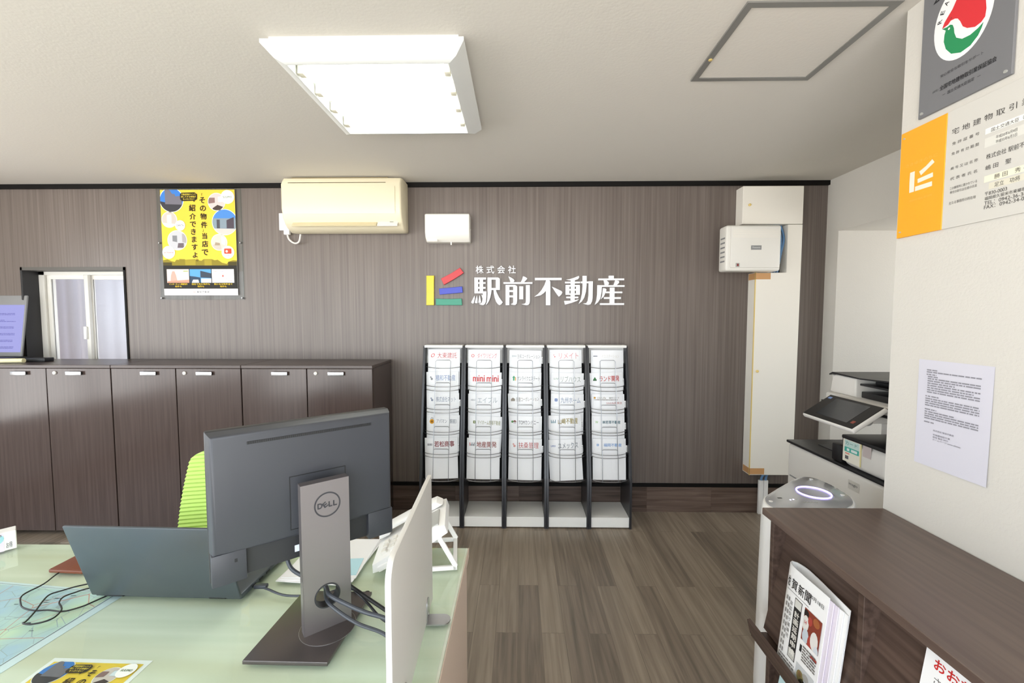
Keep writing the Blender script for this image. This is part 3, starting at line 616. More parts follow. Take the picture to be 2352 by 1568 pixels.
# (characters, ink, bold, text centre u, width, height, dv), tilt, shift x, shift z, emblem
LEAF = [
 [('大東建託', 'c0524f', 0, .2, 'ring', 'd8433f', 'red characters and a red loop mark'), ('積和不動産', '7d93bd', 1, .3, 'spot', '8c9094', 'pale blue characters'), ('株式会社ネット', '7b86a0', 0, .4, 'spot', '9098ae', 'grey-blue characters and a small grey mark'), ('アパマン（駅前）', '5b6478', -1, .2, 'lock', 'd99a1e', 'an orange padlock-like mark'), ('若松商事', '8a3b3b', 1.5, .2, 'bars', '6a6a6e', 'dark red characters over small black bars')],
 [('ダイワリビング', 'cf6a72', 0, 0, 'ring2', 'd8433f', 'red kana and a round red ring'), ('mini mini', 'd43a3a', -1, 0, None, '', 'bold red lower-case letters'), ('エイブル', 'a9b3bb', 0, 0, 'word', '8b9298', 'faint grey kana'), ('マイホーム情報不動産', '85874a', -2.5, -.6, 'square', '5c6a1c', 'small olive characters and a green square'), ('地産開発', '9a5a52', -.5, 0, 'bars2', 'c94a3a', 'brown-red characters and a red-black mark')],
 [('生和コーポレーション', '8a8a8c', -1, -.4, 'word', '8fa0a5', 'grey characters, set low under the cap'), ('サンライクエステート', '6a7072', -1, 0, 'arrow', '4fa57a', 'a green arrow mark'), ('東建コーポレーション', '8a8078', 2, .5, 'roof', '9a9288', 'brown-grey characters, tilted'), ('TOMカンパニー', '5a5a5e', -1, -.4, 'house', '7d4a44', 'a green and red house mark'), ('扶桑管理', 'c05a58', -1, -.4, 'spot', 'd39a94', 'red characters, standing slightly low')],
 [('リメイト', 'e6a3a6', .5, 0, 'dot', 'e25a5a', 'faint pink kana'), ('リブハウス', '9aa39c', -1.5, -.3, 'word', '86a08a', 'grey-green kana'), ('九州ホーム', '7486a8', -1, 0, 'square', '3f66b5', 'blue-grey characters and a blue square'), ('山﨑不動産', 'a3945a', 3, .5, 'peaks', '2f7a8c', 'olive-gold characters and teal peaks, tilted'), ('ユメックス', '66707c', 3, -.5, 'word', '4a62a8', 'dark kana beside blue letters, tilted')],
 [('イエステーション', 'd9d6cf', 0, -.3, 'line', '55606c', 'nearly blank print and a short dark mark'), ('ランド開発', 'bf4a4a', 2, 0, 'tree', '3f7a4a', 'bold red characters and a green mark'), ('UniLife佐賀店', 'b5564e', 0, 0, 'uni', 'd09a3a', 'a thin heading and small red line'), ('㈱若草不動産', '3f6a78', 0, -.1, 'w', '8fbf6a', 'dark teal characters and a light green mark'), ('福岡不動産', '7fa6d8', 0, 0, 'square2', '6f9ad8', 'pale blue characters')],
]
TIERN = ('top tier', 'second tier', 'third tier', 'fourth tier', 'bottom tier')
TOPZ = (1.176, 1.022, .878, .735, .586)
def leaf_mark(b, f, kind, c, x, y):
    I = ink(c) if c else None
    if kind in ('ring', 'ring2'):
        n = 20; ro, ri = (.013, .009) if kind == 'ring' else (.011, .0075); sh = .35 if kind == 'ring' else 0
        o = circ(x, y, ro, n); i_ = circ(x, y, ri, n)
        for k in range(n): b.poly(f, [(p[0] + sh * (p[1] - y), p[1]) for p in (o[k], o[(k + 1) % n], i_[(k + 1) % n], i_[k])], I, 2)
    elif kind in ('spot', 'dot'):
        r = .008 if kind == 'spot' else .004; b.poly(f, circ(x - .003, y + .006, r * .7, 10), I, 2); b.poly(f, circ(x + .004, y - .006, r, 10), I, 2)
    elif kind == 'lock': b.poly(f, circ(x, y - .004, .016, 16), I, 2); b.poly(f, circ(x, y - .004, .007, 12), ink('8a5a10'), 3); b.line(f, (x - .008, y + .008), (x - .006, y + .02), .003, ink('6a6a60')); b.line(f, (x + .008, y + .008), (x + .006, y + .02), .003, ink('6a6a60')); b.line(f, (x - .007, y + .02), (x + .007, y + .02), .003, ink('6a6a60'))
    elif kind in ('bars', 'bars2', 'peaks'):
        for k in range(5): b.poly(f, rect(x - .015 + k * .007, y - .01, x - .011 + k * .007, y + (.004 if kind == 'bars' else (.012 if k in (0, 2, 4) else .002))), I if (kind != 'bars2' or k < 1) else ink('55606a'), 2)
    elif kind == 'word': b.text(f, {'8b9298': 'ABLE', '8fa0a5': 'SEIWA', '86a08a': 'LIV', '4a62a8': 'UMEX'}.get(c, 'LIV'), x, y, .032, .012, I, 2, .02)
    elif kind in ('square', 'square2'): r = .009 if kind == 'square' else .007; b.poly(f, rect(x - r, y - r, x + r, y + r), I, 2); b.poly(f, circ(x, y, r * .5, 10), ink('e8efe0'), 3)
    elif kind == 'arrow': b.poly(f, [(x - .006, y - .016), (x - .006, y + .004), (x - .012, y + .004), (x, y + .018), (x + .008, y + .004), (x + .004, y + .004), (x + .004, y - .016)], I, 2); b.poly(f, [(x + .008, y - .016), (x + .008, y + .012), (x + .014, y + .004), (x + .014, y - .016)], ink('e8b04a'), 2)
    elif kind == 'roof': b.poly(f, [(x - .014, y - .01), (x - .014, y + .004), (x, y + .014), (x + .014, y + .004), (x + .014, y - .01)], I, 2)
    elif kind == 'house': b.poly(f, [(x - .012, y + .002), (x + .004, y + .014), (x + .018, y + .002)], I, 2); b.poly(f, rect(x - .004, y - .01, x + .013, y + .002), ink('c9c3c8'), 2); b.poly(f, circ(x - .012, y + .003, .008, 10), ink('5f8f5a'), 3)
    elif kind == 'tree': b.poly(f, [(x - .014, y - .008), (x, y + .014), (x + .014, y - .008)], I, 2); b.poly(f, rect(x - .012, y - .012, x + .012, y - .008), ink('334a3a'), 2)
    elif kind == 'line': b.poly(f, rect(x - .018, y - .002, x + .01, y + .003), I, 2)
    elif kind == 'w': b.text(f, 'W', x, y, .02, .016, I, 2, .03)
for r in range(5):
    for i in range(5):
        t, c, tilt, dz, mk, mc, desc = LEAF[r][i]
        zt = TOPZ[i] + dz * .01; hgt = .274; wd = .222
        x = RX0 + r * RP + RP / 2 + random.uniform(-.004, .004)
        yt = D + edge(zt) + .028
        o = Vector((x, yt - .09 * hgt, zt - hgt))                    # foot of the sheet
        tl = math.radians(tilt); up = Vector((math.sin(-tl), .09, math.cos(tl))); 
        f = F((0, 0, 0), (math.cos(tl), 0, math.sin(tl)), up, bend=lambda a, bb: .006 * (1 - (a / .111) ** 2))
        b = MB(); n = 8
        ed = [(-wd / 2 + wd * k / n) for k in range(n + 1)]
        fr = [[b.bm.verts.new(f.p(a, v, 0)) for a in ed] for v in (0, hgt)]; bk = [[b.bm.verts.new(f.p(a, v, -.006)) for a in ed] for v in (0, hgt)]
        fs = []
        for k in range(n): fs += [b.bm.faces.new((fr[0][k], fr[0][k + 1], fr[1][k + 1], fr[1][k])), b.bm.faces.new((bk[1][k], bk[1][k + 1], bk[0][k + 1], bk[0][k])), b.bm.faces.new((fr[1][k], fr[1][k + 1], bk[1][k + 1], bk[1][k])), b.bm.faces.new((bk[0][k], bk[0][k + 1], fr[0][k + 1], fr[0][k]))]
        fs += [b.bm.faces.new((fr[0][0], fr[1][0], bk[1][0], bk[0][0])), b.bm.faces.new((fr[0][n], bk[0][n], bk[1][n], fr[1][n]))]
        bmesh.ops.recalc_face_normals(b.bm, faces=fs); b._fin(fs, M_sleeve)
        G = ink('d9dade'); yy = hgt - .042
        for (p, q) in (((-.1, hgt - .015), (.1, hgt - .015)), ((-.1, hgt - .075), (.1, hgt - .075)), ((-.1, hgt - .015), (-.1, hgt - .075)), ((.1, hgt - .015), (.1, hgt - .075))):
            b.line(f, p, q, .0012, G, 1)
        if t == 'mini mini': b.text(f, 'mini', -.045, yy, .082, .044, ink(c), 2, .04); b.text(f, 'mini', .05, yy, .082, .044, ink(c), 2, .04)
        elif mk == 'uni':
            b.text(f, 'UniLife', -.045, yy + .016, .06, .014, ink('8a7f6a'), 2); b.poly(f, circ(-.09, yy + .016, .007, 10), ink(mc), 2); scribble(b, f, -.095, yy + .005, .16, .008, 1, '77706a'); b.text(f, t, .042, yy - .018, .105, .015, ink(c), 2)
            b.text(f, '福岡エリア', .04, yy + .016, .07, .012, ink('77706a'), 2)
        else:
            small = mk in ('square2',) or len(t) > 9; wdt = .135 if len(t) > 3 else .1; ht = .040 if len(t) <= 5 else (.036 if len(t) < 8 else .03)
            if len(t) > 9: wdt = .155; ht = .03
            if mk in ('square2', 'w', 'line'): wdt, ht = .12, .022
            bold = .025 if c in ('bf4a4a', '8a3b3b', 'a3945a', '3f6a78', '7fa6d8', '9a5a52') else 0
            cx = .022; b.text(f, t, cx, yy, wdt, ht, ink(c), 2, bold); leaf_mark(b, f, mk, mc, -.077, yy)
        nm = b.build('leaflet_folder', None, o)
        if (r, i) not in ((0, 0), (1, 0), (4, 0)) and (r + i) % 2 == 0 or r in (3, 4) and i > 0:
            q = MB(); ff = F((0, 0, 0), f.r, f.u); q.poly(ff, rect(.108, hgt - .09, .121, hgt - .045), M_paper, -2)
            for k in range(4): q.poly(ff, rect(.114, hgt - .085 + k * .009, .119, hgt - .081 + k * .009), ink('4a4a4e'), -1)
            q.build('index_tab', nm)
        tag(nm, 'leaflet with %s, %s, %s' % (desc, TIERN[i], RACKN[r]), 'leaflet', 'leaflets in the wire pockets of the racks')

# ------------------------------------------------------------------ cable duct box, phone exchange unit
T = thing('cable_duct_box', 'tall cream cable duct boxed in against the brown wall, taped at two corners', 'cable duct', (1.60, D, 0))
y0, y1 = -.098, -.004
b = MB(); b.box((-.1, y0, 2.024), (.303, y1, 2.275), M_off, .002, 1); b.build('upper_cover', T)
b = MB(); b.prism([(0, y0, .306), (.298, y0, .306), (.303, y0, 2.02), (.205, y0, 2.02), (.205, y0, 1.70), (0, y0, 1.70)], (0, y1 - y0, 0), M_off, .002, 1); b.build('lower_cover', T)
MB().box((-.003, y0 - .001, .306), (.003, y0 + .004, 1.70), M_yellowcap).build('corner_bead', T)
for z, wd in ((1.655, .10), (.312, .10)):
    b = MB(); b.box((-.0022, y0 - .0022, z), (wd, y0 - .0004, z + .042), M_tape); b.box((-.0022, y0 - .0022, z), (-.0004, y1 - .01, z + .042), M_tape); b.build('tape', T)
for x, z in ((-.055, 2.15), (.03, 1.03)): MB().rev([(.009, 0), (.009, .008), (.005, .011)], (x, y0, z), (0, -1, 0), M_yellowcap, 12).build('cover_knob', T)
b = MB(); b.box((0.06, -.02, 1.70), (.205, y1, 2.024), M_darkin); b.build('cable_gap_shade', T)  # black board puts the gap's inner shade into colour
for k in range(4):
    b = MB(); x = .125 + .02 * k; b.tube([(x, -.05, 2.02), (x + .012, -.07, 1.93), (x + .02 - .01 * k, -.075, 1.82), (x - .02, -.06, 1.70)], .007, M_bluecable, 8); b.build('network_cable', T)
T = thing('phone_exchange_unit', 'ivory telephone exchange box mounted on the cream cable duct', 'wall unit', (1.345, D, 1.70))
b = MB(); b.box((0, -.21, 0), (.352, -.102, .295), M_ivory, .014, 3); b.build('case', T)
b = MB(); b.box((.025, -.216, .02), (.345, -.208, .285), M_ivory, .006)
for k in range(5): b.box((.04, -.2166, .215 + k * .011), (.33, -.215, .219 + k * .011), M_off)
b.build('front_cover', T)
b = MB(); f = F((.19, -.2165, .15), (1, 0, 0), (0, 0, 1)); b.box((.157, -.218, .135), (.223, -.2155, .163), M_midgrey, .001); b.text(f, 'Panasonic', 0, 0, .05, .009, ink('e9e9e6'), 5); b.build('name_badge', T)
b = MB(); b.box((.06, -.219, .025), (.085, -.2155, .05), M_grey, .002).box((.068, -.22, .03), (.078, -.218, .045), mat('status_red', '8a3030', .4)); b.build('status_window', T)
b = MB()
for k in range(6): b.box((-.0008, -.19, .06 + k * .03), (.001, -.13, .07 + k * .03), M_midgrey)
b.build('side_vent', T)
T = thing('floor_cable_cover', 'short white cable moulding rising from the floor below the cream duct', 'cable cover', (1.735, D - .02, 0))
b = MB(); b.box((-.032, -.02, 0), (.0, 0, .245), M_white, .003).box((.002, -.02, 0), (.032, 0, .245), M_white, .003); b.build('cover', T)
for k in range(2): MB().tube([(-.015 + .03 * k, -.01, .23), (-.01 + .03 * k, -.012, .27), (.015 + .01 * k, -.02, .302)], .008, M_bluecable).build('network_cable', T)

# ------------------------------------------------------------------ multifunction printer in the alcove
T = thing('office_printer', 'large off-white multifunction printer with tilted touch screen, in the alcove', 'printer', (1.51, 1.76, 0))
b = MB(); b.box((0, 0, .02), (.6, .65, .70), M_mfp, .02, 3); b.build('body', T)
b = MB()
for z in (.17, .34, .52): b.box((-.002, .03, z), (.004, .62, z + .006), M_midgrey)
b.box((-.003, .10, .40), (.004, .14, .5), M_grey, .004); b.build('paper_drawer', T)
b = MB(); b.box((-.006, 0, .70), (.6, .655, .715), M_mfpdark, .005); b.box((.1, .30, .714), (.4, .55, .717), M_rubber); b.build('output_tray', T)
b = MB(); b.box((0, 0, .715), (.55, .245, .842), M_mfp, .03, 4); b.build('toner_housing', T)
b = MB(); b.box((-.004, -.004, .838), (.55, .25, .856), M_mfpdark, .006); b.build('housing_lid', T)
b = MB(); b.box((.0, .247, .717), (.14, .315, .80), M_mfpdark, .008).box((.03, .247, .80), (.14, .29, .838), M_mfpdark, .006); b.build('inner_finisher', T)
b = MB(); f = F((-.001, .245, .715), (0, -1, 0), (0, 0, 1)); b.poly(f, rect(.005, .022, .105, .125), ink('f4efdf'), 1); b.poly(f, rect(.015, .082, .1, .122), ink('cfe8e0'), 2)
b.poly(f, rect(.015, .068, .1, .09), ink('4fb7a5'), 3); b.text(f, 'カード', .055, .108, .07, .016, ink('3a8f84'), 3); b.poly(f, rect(.03, .073, .045, .085), ink('e9f5f1'), 4); b.poly(f, rect(.055, .073, .09, .085), ink('e9f5f1'), 4)
b.poly(f, rect(.02, .058, .045, .063), ink('e88a7a'), 2); b.poly(f, rect(.02, .034, .04, .05), ink('6a6a6a'), 2); b.poly(f, rect(.105, .022, .113, .125), ink('e9dca0'), 2); b.poly(f, rect(.12, .075, .165, .125), ink('c9bcb8'), 1); b.build('notice_label', T)
b = MB(); f = F((-.001, .17, .63), (0, -1, 0), (0, 0, 1)); b.poly(f, rect(-.03, -.012, .035, .03), ink('d2cec6'), 1); b.text(f, 'imagio', 0, .012, .05, .014, ink('7a7a7a'), 3, .02); b.build('badge', T)
b = MB(); b.box((.3, 0, .715), (.58, .4, .985), M_mfp, .01); b.build('rear_column', T)
b = MB(); b.box((.02, 0, .985), (.58, .40, 1.03), M_mfp, .01); b.box((.004, .0, .982), (.58, .405, .99), M_mfpdark, .002); b.build('scanner_unit', T)
b = MB(); b.prism([(.04, .235, 1.03), (.04, .40, 1.03), (.04, .385, 1.115), (.04, .36, 1.122), (.04, .235, 1.118)], (.5, 0, 0), M_mfp, .01, 3); b.build('document_feeder', T)
b = MB(); b.prism([(.03, .2, 1.118), (.03, .37, 1.124), (.03, .392, 1.115), (.03, .392, 1.121), (.03, .37, 1.132), (.03, .2, 1.124), (.03, 0.0, 1.135), (.03, 0, 1.128)], (.5, 0, 0), M_mfpdark); b.build('feeder_lid', T)
b = MB(); b.box((.06, .0, 1.085), (.52, .24, 1.095), M_mfpdark, .003).box((.06, .005, 1.032), (.52, .225, 1.06), M_mfpdark, .003).box((.1, .05, 1.095), (.4, .2, 1.11), M_rubber, .003); b.build('feeder_tray', T)
Mx = Matrix.Translation((-.098, .135, .99)) @ Matrix.Rotation(math.atan2(.086, .126), 4, 'Y').inverted()
b = MB(); b.box((-.082, -.155, -.022), (.082, .155, .0), M_mfp, .008, 3, M=Mx); b.build('touch_panel', T)
b = MB(); b.box((-.076, -.149, -.001), (.076, .149, .0022), M_mfpdark, .001, 1, M=Mx); b.box((-.055, -.098, .0018), (.062, .09, .0028), M_touch, M=Mx)
b.box((.05, .118, .0018), (.062, .138, .003), mat('home_key_blue', '7f9ad0', .4), M=Mx); b.box((-.05, -.128, .0018), (-.035, -.112, .003), mat('stop_key_red', '9a4a3a', .4), M=Mx); b.build('screen_glass', T)
b = MB(); b.rev([(.022, -.05), (.022, .05)], (-.045, .10, .965), (0, 1, 0), M_grey, 16); b.box((-.04, .06, .95), (.3, .14, .978), M_mfp, .006); b.build('panel_arm', T)
b = MB(); b.box((-.004, .02, 1.012), (.03, .22, 1.02), M_grey, .003); b.build('scanner_grip', T)

# ------------------------------------------------------------------ air purifier
T = thing('air_purifier', 'white tower air purifier with a glowing blue ring on its silver top', 'air purifier', (1.078, 1.615, 0))
PO = [tuple(p)[:2] for p in catmull([(x - 1.078, y - 1.615, 0) for x, y in ((.884, 1.545), (.905, 1.58), (.965, 1.633), (1.063, 1.712), (1.167, 1.789), (1.21, 1.803), (1.24, 1.788), (1.253, 1.74), (1.256, 1.68), (1.25, 1.617), (1.232, 1.563), (1.19, 1.51), (1.10, 1.462), (.99, 1.442), (.91, 1.455), (.878, 1.50), (.884, 1.545))], 5)[:-1]]
b = MB(); b.loft(PO, [(1.0, 0), (1.05, .015), (1.06, .05), (1.04, .4), (1.01, .69), (1.0, .712), (.985, .726), (.965, .73)], M_white); b.build('body', T)
b = MB(); b.loft(PO, [(.93, .7295), (.93, .7322), (.92, .733)], M_purtop); b.build('top_panel', T)
b = MB(); b.tube([(.045 + .056 * math.cos(2 * PI * i / 40), .01 + .056 * math.sin(2 * PI * i / 40), .7345) for i in range(40)], .0022, M_ring, 8, 1, True, False); b.build('light_ring', T)
for x, y in ((-.164, -.072), (.137, -.012), (.128, .148), (-.04, -.145)): MB().rev([(.007, 0), (.007, .0015)], (x, y, .733), (0, 0, 1), M_white, 14).build('screw_cap', T)
b = MB()
for k in range(3): b.rev([(.003, 0), (.003, .0012)], (-.085 + .013 * k, -.058 + .004 * k, .733), (0, 0, 1), M_dotw if k < 2 else M_grey, 10)
for k in range(5): b.box((-.05 + k * .011, -.08, .733), (-.045 + k * .011, -.075, .7338), M_grey)
b.box((-.122, -.045, .733), (-.107, -.039, .7338), M_rubber); b.build('indicator_lights', T)

# ------------------------------------------------------------------ magazine shelf
T = thing('magazine_shelf', 'low dark walnut magazine display shelf standing against the white wall', 'display shelf', (.812, 1.39, 0))
L_ = 1.13; dp = PX - .812 - .003
MB().box((-.016, -L_ - .01, .757), (dp, .0, .779), M_shelf, .0015, 1).build('shelf_top', T)
ys = (-.040, -.400, -.770, -L_)
for y in ys: MB().box((0, y, 0), (dp, y + .018, .757), M_shelfs, .001, 1).build('upright', T)
MB().box((dp - .02, -L_ + .018, .0), (dp, -.040, .757), M_shelfs).build('back_panel', T)
for k in range(3):
    ya, yb = ys[k + 1] + .018, ys[k]
    for (zt, zb) in ((.757, .40), (.38, .05)):
        b = MB(); b.prism([(.050, ya, zt), (.064, ya, zt), (-.014 + .014, ya, zb), (-.022, ya, zb)], (0, yb - ya, 0), M_shelfs); b.build('sloped_panel', T)
for z in (.392, .04):
    b = MB(); Mx = Matrix.Translation((-.054, 0, z)) @ Matrix.Rotation(math.radians(-14), 4, 'Y'); b.box((-.006, -L_, -.024), (.006, -.02, .024), M_shelfs, .001, 1, M=Mx)
    b.build('lip_rail', T)
    b = MB(); b.box((-.050, -L_, z - .034), (.0, -.02, z - .022), M_shelfs); b.build('ledge', T)

# newspaper: folded sheets standing in the upper tier
def slope_frame(y, z0): return F((.812 - .024, y, z0), (0, -1, 0), Vector((.054, 0, .357)).normalized())
T = thing('newspaper', 'folded newspaper with a red sports photo, standing in the dark magazine shelf', 'newspaper', (.8035, 1.262, .376))
up = Vector((.105, .0, 1)).normalized(); f = F((-.036, 0, 0), (.02, -1, 0), up)
b = MB(); H_, W_ = .302, .176
def leafpoly(y0, n0, n1, wd):
    return [f.p(0, 0, n0), f.p(wd, 0, n0), f.p(wd, 0, n1), f.p(0, 0, n1)]
# outer fold: a flattened loop extruded up the sheet
loop = []
for k in range(9): a = PI / 2 + PI * k / 8; loop.append((.012 + .016 * math.cos(a), -.016 + .016 * math.sin(a) * 1.0))
front = [(W_, .0), (.10, .002), (.05, .002)]; back = [(.05, -.038), (.10, -.034), (W_ + .045, -.020)]
path = front + [(p[0], p[1]) for p in [(.028, .0), (.010, -.006), (.002, -.016), (.008, -.028), (.028, -.036)]] + back
inner = [(p[0], p[1] - .0015) for p in front[:2]] + [(.05, .0), (.03, -.0025), (.013, -.008), (.005, -.016), (.011, -.026), (.03, -.033), (.05, -.0355)] + [(.10, -.032), (W_ + .045, -.0185)]
n = min(len(path), len(inner))
ring = path + inner[::-1]
v0 = [f.p(a, 0, c) for a, c in ring]; vec = up * H_
b.prism(v0, vec, M_paper); 
g = F(f.p(0, 0, .0022), f.r, f.u)
kx = ink('2e2c2c')
for ch, u in (('佐', .029), ('賀', .052), ('新', .080), ('聞', .107)): b.text(g, ch, u, H_ - .045, .010 if u < .03 else .024, .030, kx, 1, .025)
b.text(g, '10月18日', .14, H_ - .035, .05, .011, kx, 1)
b.line(g, (.026, H_ - .068), (.115, H_ - .068), .0012, kx)
b.poly(g, rect(.062, .055, .092, H_ - .075), kx, 1); b.poly(g, rect(.064, H_ - .10, .090, H_ - .077), ink('d9d8d2'), 2); b.poly(g, rect(.064, .057, .090, .082), ink('c9c8c2'), 2)
for i, ch in enumerate('計画延期申請'): b.text(g, ch, .077, H_ - .118 - i * .0215, .020, .018, ink('f1efe8'), 2, .03)
for i in range(7): b.text(g, '容認受け議論続く'[i], .050, H_ - .10 - i * .016, .011, .012, ink('55524f'), 1)
for cx in (.028, .037):
    for k in range(9): b.poly(g, rect(cx, .05 + k * .019, cx + .005, .062 + k * .019), ink('8b8884'), 1)
b.poly(g, rect(.103, H_ - .165, .168, H_ - .075), ink('8a3f30'), 1); ph = rect(.103, H_ - .165, .168, H_ - .075)
for cx, cy, rx, ry, c in ((.113, H_ - .115, .012, .022, 'e6e3df'), (.118, H_ - .148, .012, .02, 'c9d3dc'), (.15, H_ - .14, .014, .025, 'e9e6e2'), (.135, H_ - .155, .008, .02, 'b04a40'), (.111, H_ - .088, .01, .01, '2d2422'), (.15, H_ - .09, .012, .012, 'a8643c'), (.16, H_ - .16, .008, .014, 'd9e0e6'), (.128, H_ - .1, .008, .012, 'b04a40')):
    b.poly(g, clip(circ(cx, cy, rx, 14, ry), ph), ink(c), 2 + cx)
b.text(g, '14', .113, H_ - .112, .008, .01, ink('c04040'), 4, .03)
b.poly(g, rect(.104, .102, .112, .122), kx, 1); b.poly(g, rect(.145, .115, .168, .122), ink('a84a42'), 1)
scribble(b, g, .115, .125, .052, .045, 6, '77736f', 1)
b.poly(g, rect(.10, .0, .168, .068), ink('cdd0d2'), 1); ph = rect(.10, 0, .168, .068)
for cx, cy, rx, ry, c in ((.12, .04, .014, .016, '8f8658'), (.13, .02, .014, .02, '3a3634'), (.118, .045, .008, .008, 'b08a60'), (.155, .015, .01, .02, '2f2c2b'), (.14, .05, .012, .01, 'a9a7a2')): b.poly(g, clip(circ(cx, cy, rx, 12, ry), ph), ink(c), 2)
scribble(b, g, .028, .045, .065, .035, 4, '8b8884', 1)
b.build('outer_sheets', T)
b = MB()
for k in range(4): nn = -.003 - .0042 * k; b.prism([f.p(.045, 0, nn), f.p(W_ + .012 + .011 * k, 0, nn + .0005), f.p(W_ + .012 + .011 * k, 0, nn - .0018), f.p(.045, 0, nn - .0018)], up * (H_ - .006 - .003 * k), mat('newsprint_lilac', 'e6deea', .7) if k < 2 else M_paper)
b.build('inner_sheets', T)
# magazine in the next bay, brochure below
b = MB(); T = F((.7985, .862, .44), (0, -1, 0), (.14, 0, 1)); f = T
b.prism([f.p(0, 0, 0), f.p(.21, 0, 0), f.p(.21, 0, -.009), f.p(0, 0, -.009)], f.u * .292, M_paper, .0008, 1)
for i, (t, u) in enumerate((('おおむた', .07), ('さが', .16))): b.text(f, t, u, .27, .10 if i == 0 else .05, .022, ink('c9302e'), 1, .04)
b.text(f, 'さがす住まい', .08, .238, .11, .018, ink('5a5a58'), 1); b.poly(f, rect(.01, .02, .2, .2), ink('8fb5cf'), 1)
tag(b.build('magazine'), 'white magazine with red lettering in the nearer bay of the walnut shelf', 'magazine')
b = MB(); f = F((.779, 1.30, .062), (0, -1, 0), (.17, 0, 1)); b.prism([f.p(0, 0, 0), f.p(.2, 0, 0), f.p(.2, 0, -.005), f.p(0, 0, -.005)], f.u * .284, ink('cfeef2'), .0008, 1)
b.poly(f, [(0, .284), (.03, .284), (.018, .255), (0, .25)], ink('4fae8a'), 1); b.poly(f, [(.05, .284), (.2, .284), (.2, .2), (.12, .2)], ink('4f86d8'), 1); b.poly(f, rect(.02, .05, .16, .18), ink('e9f4ea'), 1)
tag(b.build('brochure'), 'pale blue brochure with green corner in the lower tier of the walnut shelf', 'brochure')

# ------------------------------------------------------------------ signs on the white wall
def wallframe(y, z): return F((PX, y, z), (0, -1, 0), (0, 0, 1))
T = thing('association_plaque', 'grey plaque with a red and green dove emblem, high on the white wall', 'plaque', (PX, 1.332, 1.983))
b = MB(); b.box((-.008, -.243, 0), (-.001, 0, .343), M_plaque, .0008, 1)
f = F((-.008, 0, -1.983), (0, -1, 0), (0, 0, 1)); f.o = Vector((-.008, -1.332 + 1.332, -1.983))
A = lambda pts: [(1.332 - y, z) for y, z in pts]
cyc, czc = 1.332 - 1.2155, 2.2
b.poly(f, circ(cyc, czc, .0785, 48, .105), ink('f3f3f1'), 1)
red = A([(1.271, 2.203), (1.265, 2.216), (1.252, 2.230), (1.244, 2.238), (1.23, 2.262), (1.205, 2.27), (1.18, 2.262), (1.163, 2.235), (1.158, 2.205), (1.155, 2.18), (1.157, 2.161), (1.166, 2.153), (1.181, 2.151), (1.201, 2.161), (1.213, 2.173), (1.221, 2.192), (1.228, 2.203), (1.236, 2.208), (1.247, 2.210), (1.254, 2.204)])
b.poly(f, red, ink('d9363c'), 2)
grn = A([(1.271, 2.203), (1.257, 2.199), (1.248, 2.200), (1.241, 2.195), (1.237, 2.184), (1.235, 2.170), (1.229, 2.154), (1.213, 2.141), (1.192, 2.138), (1.173, 2.143), (1.160, 2.150), (1.164, 2.138), (1.172, 2.124), (1.190, 2.110), (1.215, 2.107), (1.241, 2.119), (1.257, 2.141), (1.264, 2.164), (1.263, 2.182), (1.260, 2.192)])
b.poly(f, grn, ink('2d8f5a'), 2); b.poly(f, circ(1.332 - 1.2505, 2.191, .003, 10), ink('f3f3f1'), 3); b.poly(f, circ(1.332 - 1.246, 2.2155, .003, 10), ink('b03a3e'), 3)
word = 'REAL PARTNER'
for i, ch in enumerate(word):
    a = math.radians(163 - i * 14.5)
    if ch != ' ': b.text(f, ch, cyc + .066 * math.cos(a), czc + .0 + .09 * math.sin(a), .010, .0125, ink('2b2b2d'), 2, .03, a - PI / 2 + .1)
b.text(f, '安心安全な取引をサポート', 1.332 - 1.212, 2.073, .112, .0085, ink('3c3c3e'), 2); b.text(f, '全国宅地建物取引業保証協会', 1.332 - 1.196, 2.04, .145, .0135, ink('232325'), 2, .02); b.text(f, '(公社)', 1.332 - 1.281, 2.04, .016, .007, ink('232325'), 2)
b.text(f, '国土交通大臣指定', 1.332 - 1.210, 2.0185, .07, .009, ink('2c2c2e'), 2, .01); b.line(f, (.072, 2.0185), (.08, 2.0185), .001, ink('2c2c2e')); b.line(f, (.164, 2.0185), (.172, 2.0185), .001, ink('2c2c2e'))
b.text(f, '2', .04, 2.30, .018, .024, ink('2c2c2e'), 2, .03)
b.build('plaque_board', T)
for y, z in ((-.012, .012), (-.231, .012)): MB().rev([(.004, 0), (.004, .003)], (-.008, y, z), (-1, 0, 0), M_grey, 10).build('fixing', T)

T = thing('license_board', 'white licence board with an orange end panel, on the white wall below the plaque', 'licence board', (PX, 1.386, 1.645))
b = MB(); f = F((-.006, 1.386 - 1.386, -1.645), (0, -1, 0), (0, 0, 1)); u = lambda y: 1.386 - y
b.box((-.006, -.42, 0), (-.001, -.1425, .318), mat('white_acrylic_board', 'd2cfc8', .3), .0006, 1)
K = ink('4a4744'); K2 = ink('5c5854')
def tx(t, ya, yb, z, h, c=K, bold=0): b.text(f, t, (u(ya) + u(yb)) / 2, z, abs(yb - ya), h, c, 2, bold)
tx('宅 地 建 物 取 引 業 者 票', 1.228, .99, 1.904, .016, K)
for t, z in (('免 許 証 番 号', 1.872), ('免 許 有 効 期 間', 1.845), ('商 号 又 は 名 称', 1.8055), ('代 表 者 氏 名', 1.7775), ('主たる事務所の所在地', 1.712)): tx(t, 1.226, 1.156, z, .0085, K2)
tx('この事務所に置かれている', 1.225, 1.155, 1.7515, .0075, K2); tx('専任の取引主任者の氏名', 1.2245, 1.155, 1.7405, .0075, K2)
b.poly(f, rect(u(1.142), 1.862, u(1.0), 1.876), ink('f1f0ea'), 1); b.poly(f, rect(u(1.142), 1.829, u(1.0), 1.852), ink('dedcd4'), 1)
